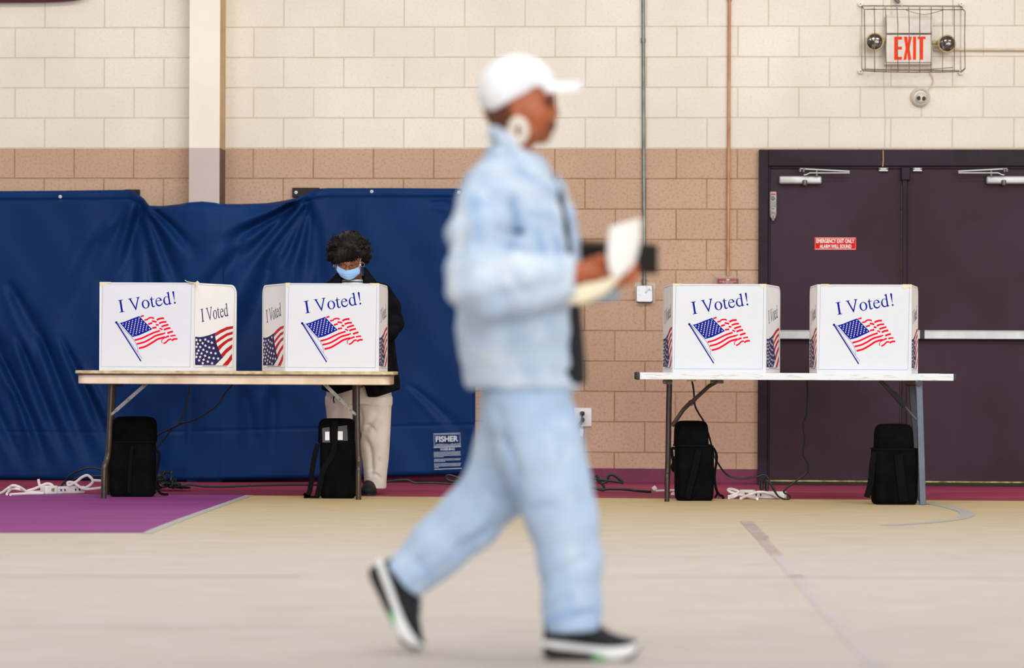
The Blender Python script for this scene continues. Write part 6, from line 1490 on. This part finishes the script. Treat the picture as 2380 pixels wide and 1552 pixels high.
# lapels: folded collar flaps lying on the coat front
for sx in (-1, 1):
    X = lambda x: 819+sx*(x-819)
    o_ = [(845 if sx > 0 else 848, 622, -.02), (846.5, 640, -.10), (846.5, 662, -.165), (849, 690, -.185)]
    if sx < 0: o_ = [(846, 634, -.04), (846.5, 645, -.10), (846.5, 662, -.165), (849, 690, -.185)]
    i_ = [(850, 624, .02), (862, 640, -.045), (874, 657, -.115), (868, 690, -.165)]
    if sx < 0: i_ = [(851, 630, .0), (866, 646, -.06), (876, 660, -.12), (868, 690, -.165)]
    L_ = spline([VP(X(p[0]), p[1], p[2]) for p in o_], 5); R2 = spline([VP(X(p[0]), p[1], p[2]) for p in i_], 5)
    mb = MB().world(); n = len(L_); vs = []
    for i in range(n):
        for j in range(7):
            s_ = j/6; p = L_[i]*(1-s_)+R2[i]*s_; p = p+Vector((0, -.012*math.sin(PI*s_)-.004, 0)); vs.append(p)
    mb.add(vs, [(i*7+j, i*7+j+1, (i+1)*7+j+1, (i+1)*7+j) for i in range(n-1) for j in range(6)])
    lp = mb.build('lapel', ['coat'], coat, sharp=80); sm = lp.modifiers.new('t', 'SOLIDIFY'); sm.thickness = .005
mb = MB().world(); mb.tube(spline([VP(780, 880, -.17), VP(779, 915, -.17), VP(775, 925, -.17), VP(777, 936, -.17)], 5), .004, 6); mb.build('drawstring', ['coat'], coat)
# ---- trousers
v = Vol((VP(740, 0).x, Yv-.25, 0.03), (VP(930, 0).x, Yv+.28, VP(0, 860).z), 0.006)
v.vloft([(VP(0, y).z, VP((a+b)/2, y).x, Yv+.02, pv((b-a)/2), d) for y, a, b, d in ((870, 764, 906, .14), (905, 758, 910, .15), (935, 760, 909, .15))], 0.02, e=2.3)
v.vloft([(VP(0, y).z, VP((a+b)/2, y).x, Yv+.02, pv((b-a)/2), d) for y, a, b, d in ((920, 826, 910, .14), (1000, 834, 907, .125), (1070, 842, 903, .11), (1115, 846, 898, .10), (1131, 847, 897, .10))], 0.02, e=2.3)
v.vloft([(VP(0, y).z, VP((a+b)/2, y).x, Yv+.02, pv((b-a)/2), d) for y, a, b, d in ((920, 757, 838, .14), (1000, 761, 830, .125), (1070, 766, 826, .11), (1115, 769, 822, .10), (1131, 770, 820, .10))], 0.02, e=2.3)
V, Q = v.mesh(2); Nn = vnormals(V, Q); ix = 1190+(V[:, 0]-P(1190, 850, Yv).x)/RV; iy = 850-(V[:, 2]-HC)/RV; dd = V[:, 1]-Yv
disp = 0.004*np.sin(iy*.05+ix*.06)*np.sin(ix*.09)
for a_ in ((845, 990, 880, 1002, 5, -.012), (880, 940, 850, 1010, 8, -.010), (850, 1010, 870, 1110, 7, -.016), (860, 1105, 895, 1112, 4, -.010), (790, 930, 780, 1000, 8, -.010), (835, 940, 832, 1040, 6, -.014), (885, 1060, 862, 1100, 6, -.009), (858, 1040, 890, 960, 9, .008)): disp = disp + ridge(*a_)
V = V+Nn*disp[:, None]; tr = vq_build('trousers', V, Q, ['trouser'], voter)
# ---- shoes
for x in (864, 798):
    v = Vol((VP(x-28, 0).x, Yv-.26, 0.0), (VP(x+28, 0).x, Yv+.16, .14), 0.005)
    v.ell((VP(x, 0).x, Yv-.14, .030), (.048, .085, .042), 0.02); v.ell((VP(x, 0).x, Yv-.02, .045), (.042, .11, .048), 0.03); v.ell((VP(x, 0).x, Yv+.05, .06), (.04, .06, .06), 0.02)
    v.obox((VP(x, 0).x, Yv, -.05), (.2, .5, .056), None, 0, 0, '-')
    V, Q = v.mesh(1); sh = vq_build('shoe', V, Q, ['shoe_k'], voter)
    mb = MB().world(); X0 = VP(x, 0).x
    pl = [(X0+w_, Yv+y_) for w_, y_ in ((0.0, -.232), (.03, -.215), (.049, -.16), (.046, -.05), (.042, .07), (.025, .105), (0, .112))]; pl = pl+[(2*X0-a, b) for a, b in pl[::-1][1:-1]]
    mb.loft([[(a, b, .0004) for a, b in pl], [(a, b, .014) for a, b in pl]]); mb.build('shoe_sole', ['rubber'], sh, sharp=50)

# ================================================================== LIGHT, SKY, CAMERA
def area(name, loc, tgt, sx, sy, power, col=(1, 1, 1)):
    l = bpy.data.lights.new(name, 'AREA'); l.shape = 'RECTANGLE'; l.size = sx; l.size_y = sy; l.energy = power; l.color = col
    o = bpy.data.objects.new(name, l); COL.objects.link(o); o.location = loc
    o.rotation_euler = (Vector(tgt)-Vector(loc)).to_track_quat('-Z', 'Y').to_euler(); return o
area('window_light', (10.0, -24.0, 6.5), (0.0, 18, 1.0), 26, 11, 6900, (0.97, 0.98, 1.0))
for x in (-5.5, 0, 5.5):
    for y in (4, 11):
        area('ceiling_lamp', (x, y, 7.5), (x, y+0.01, 0), 2.4, 1.4, 125, (1.0, 0.975, 0.94))
for x in (-6, 0, 6):
    area('ceiling_lamp', (x+1.0, 11.0, 7.8), (x, 21.0, 0.9), 2.4, 1.4, 170, (1.0, 0.98, 0.95))  # extra unseen lights added overhead, aimed at the wall to brighten it
w = bpy.data.worlds.new('hall'); SC.world = w; w.use_nodes = True
bg = w.node_tree.nodes['Background']; bg.inputs[0].default_value = (0.93, 0.95, 1.0, 1); bg.inputs[1].default_value = 0.50
cam = bpy.data.cameras.new('camera'); co = bpy.data.objects.new('camera', cam); COL.objects.link(co)
cam.sensor_width = 36; cam.lens = F*36/2380; cam.shift_y = (CY-776)/2380; cam.shift_x = 0
right = Vector((ca, 0, sa)); upv = Vector((-sa, 0, ca)); fw = Vector((0, 1, 0))
co.matrix_world = Matrix(((right.x, upv.x, -fw.x, 0), (right.y, upv.y, -fw.y, 0), (right.z, upv.z, -fw.z, HC), (0, 0, 0, 1)))
cam.dof.use_dof = True; cam.dof.focus_distance = 18.5; cam.dof.aperture_fstop = 2.1; cam.clip_end = 100
SC.camera = co
SC.view_settings.view_transform = 'Standard'; SC.view_settings.look = 'None'; SC.view_settings.exposure = 0.0
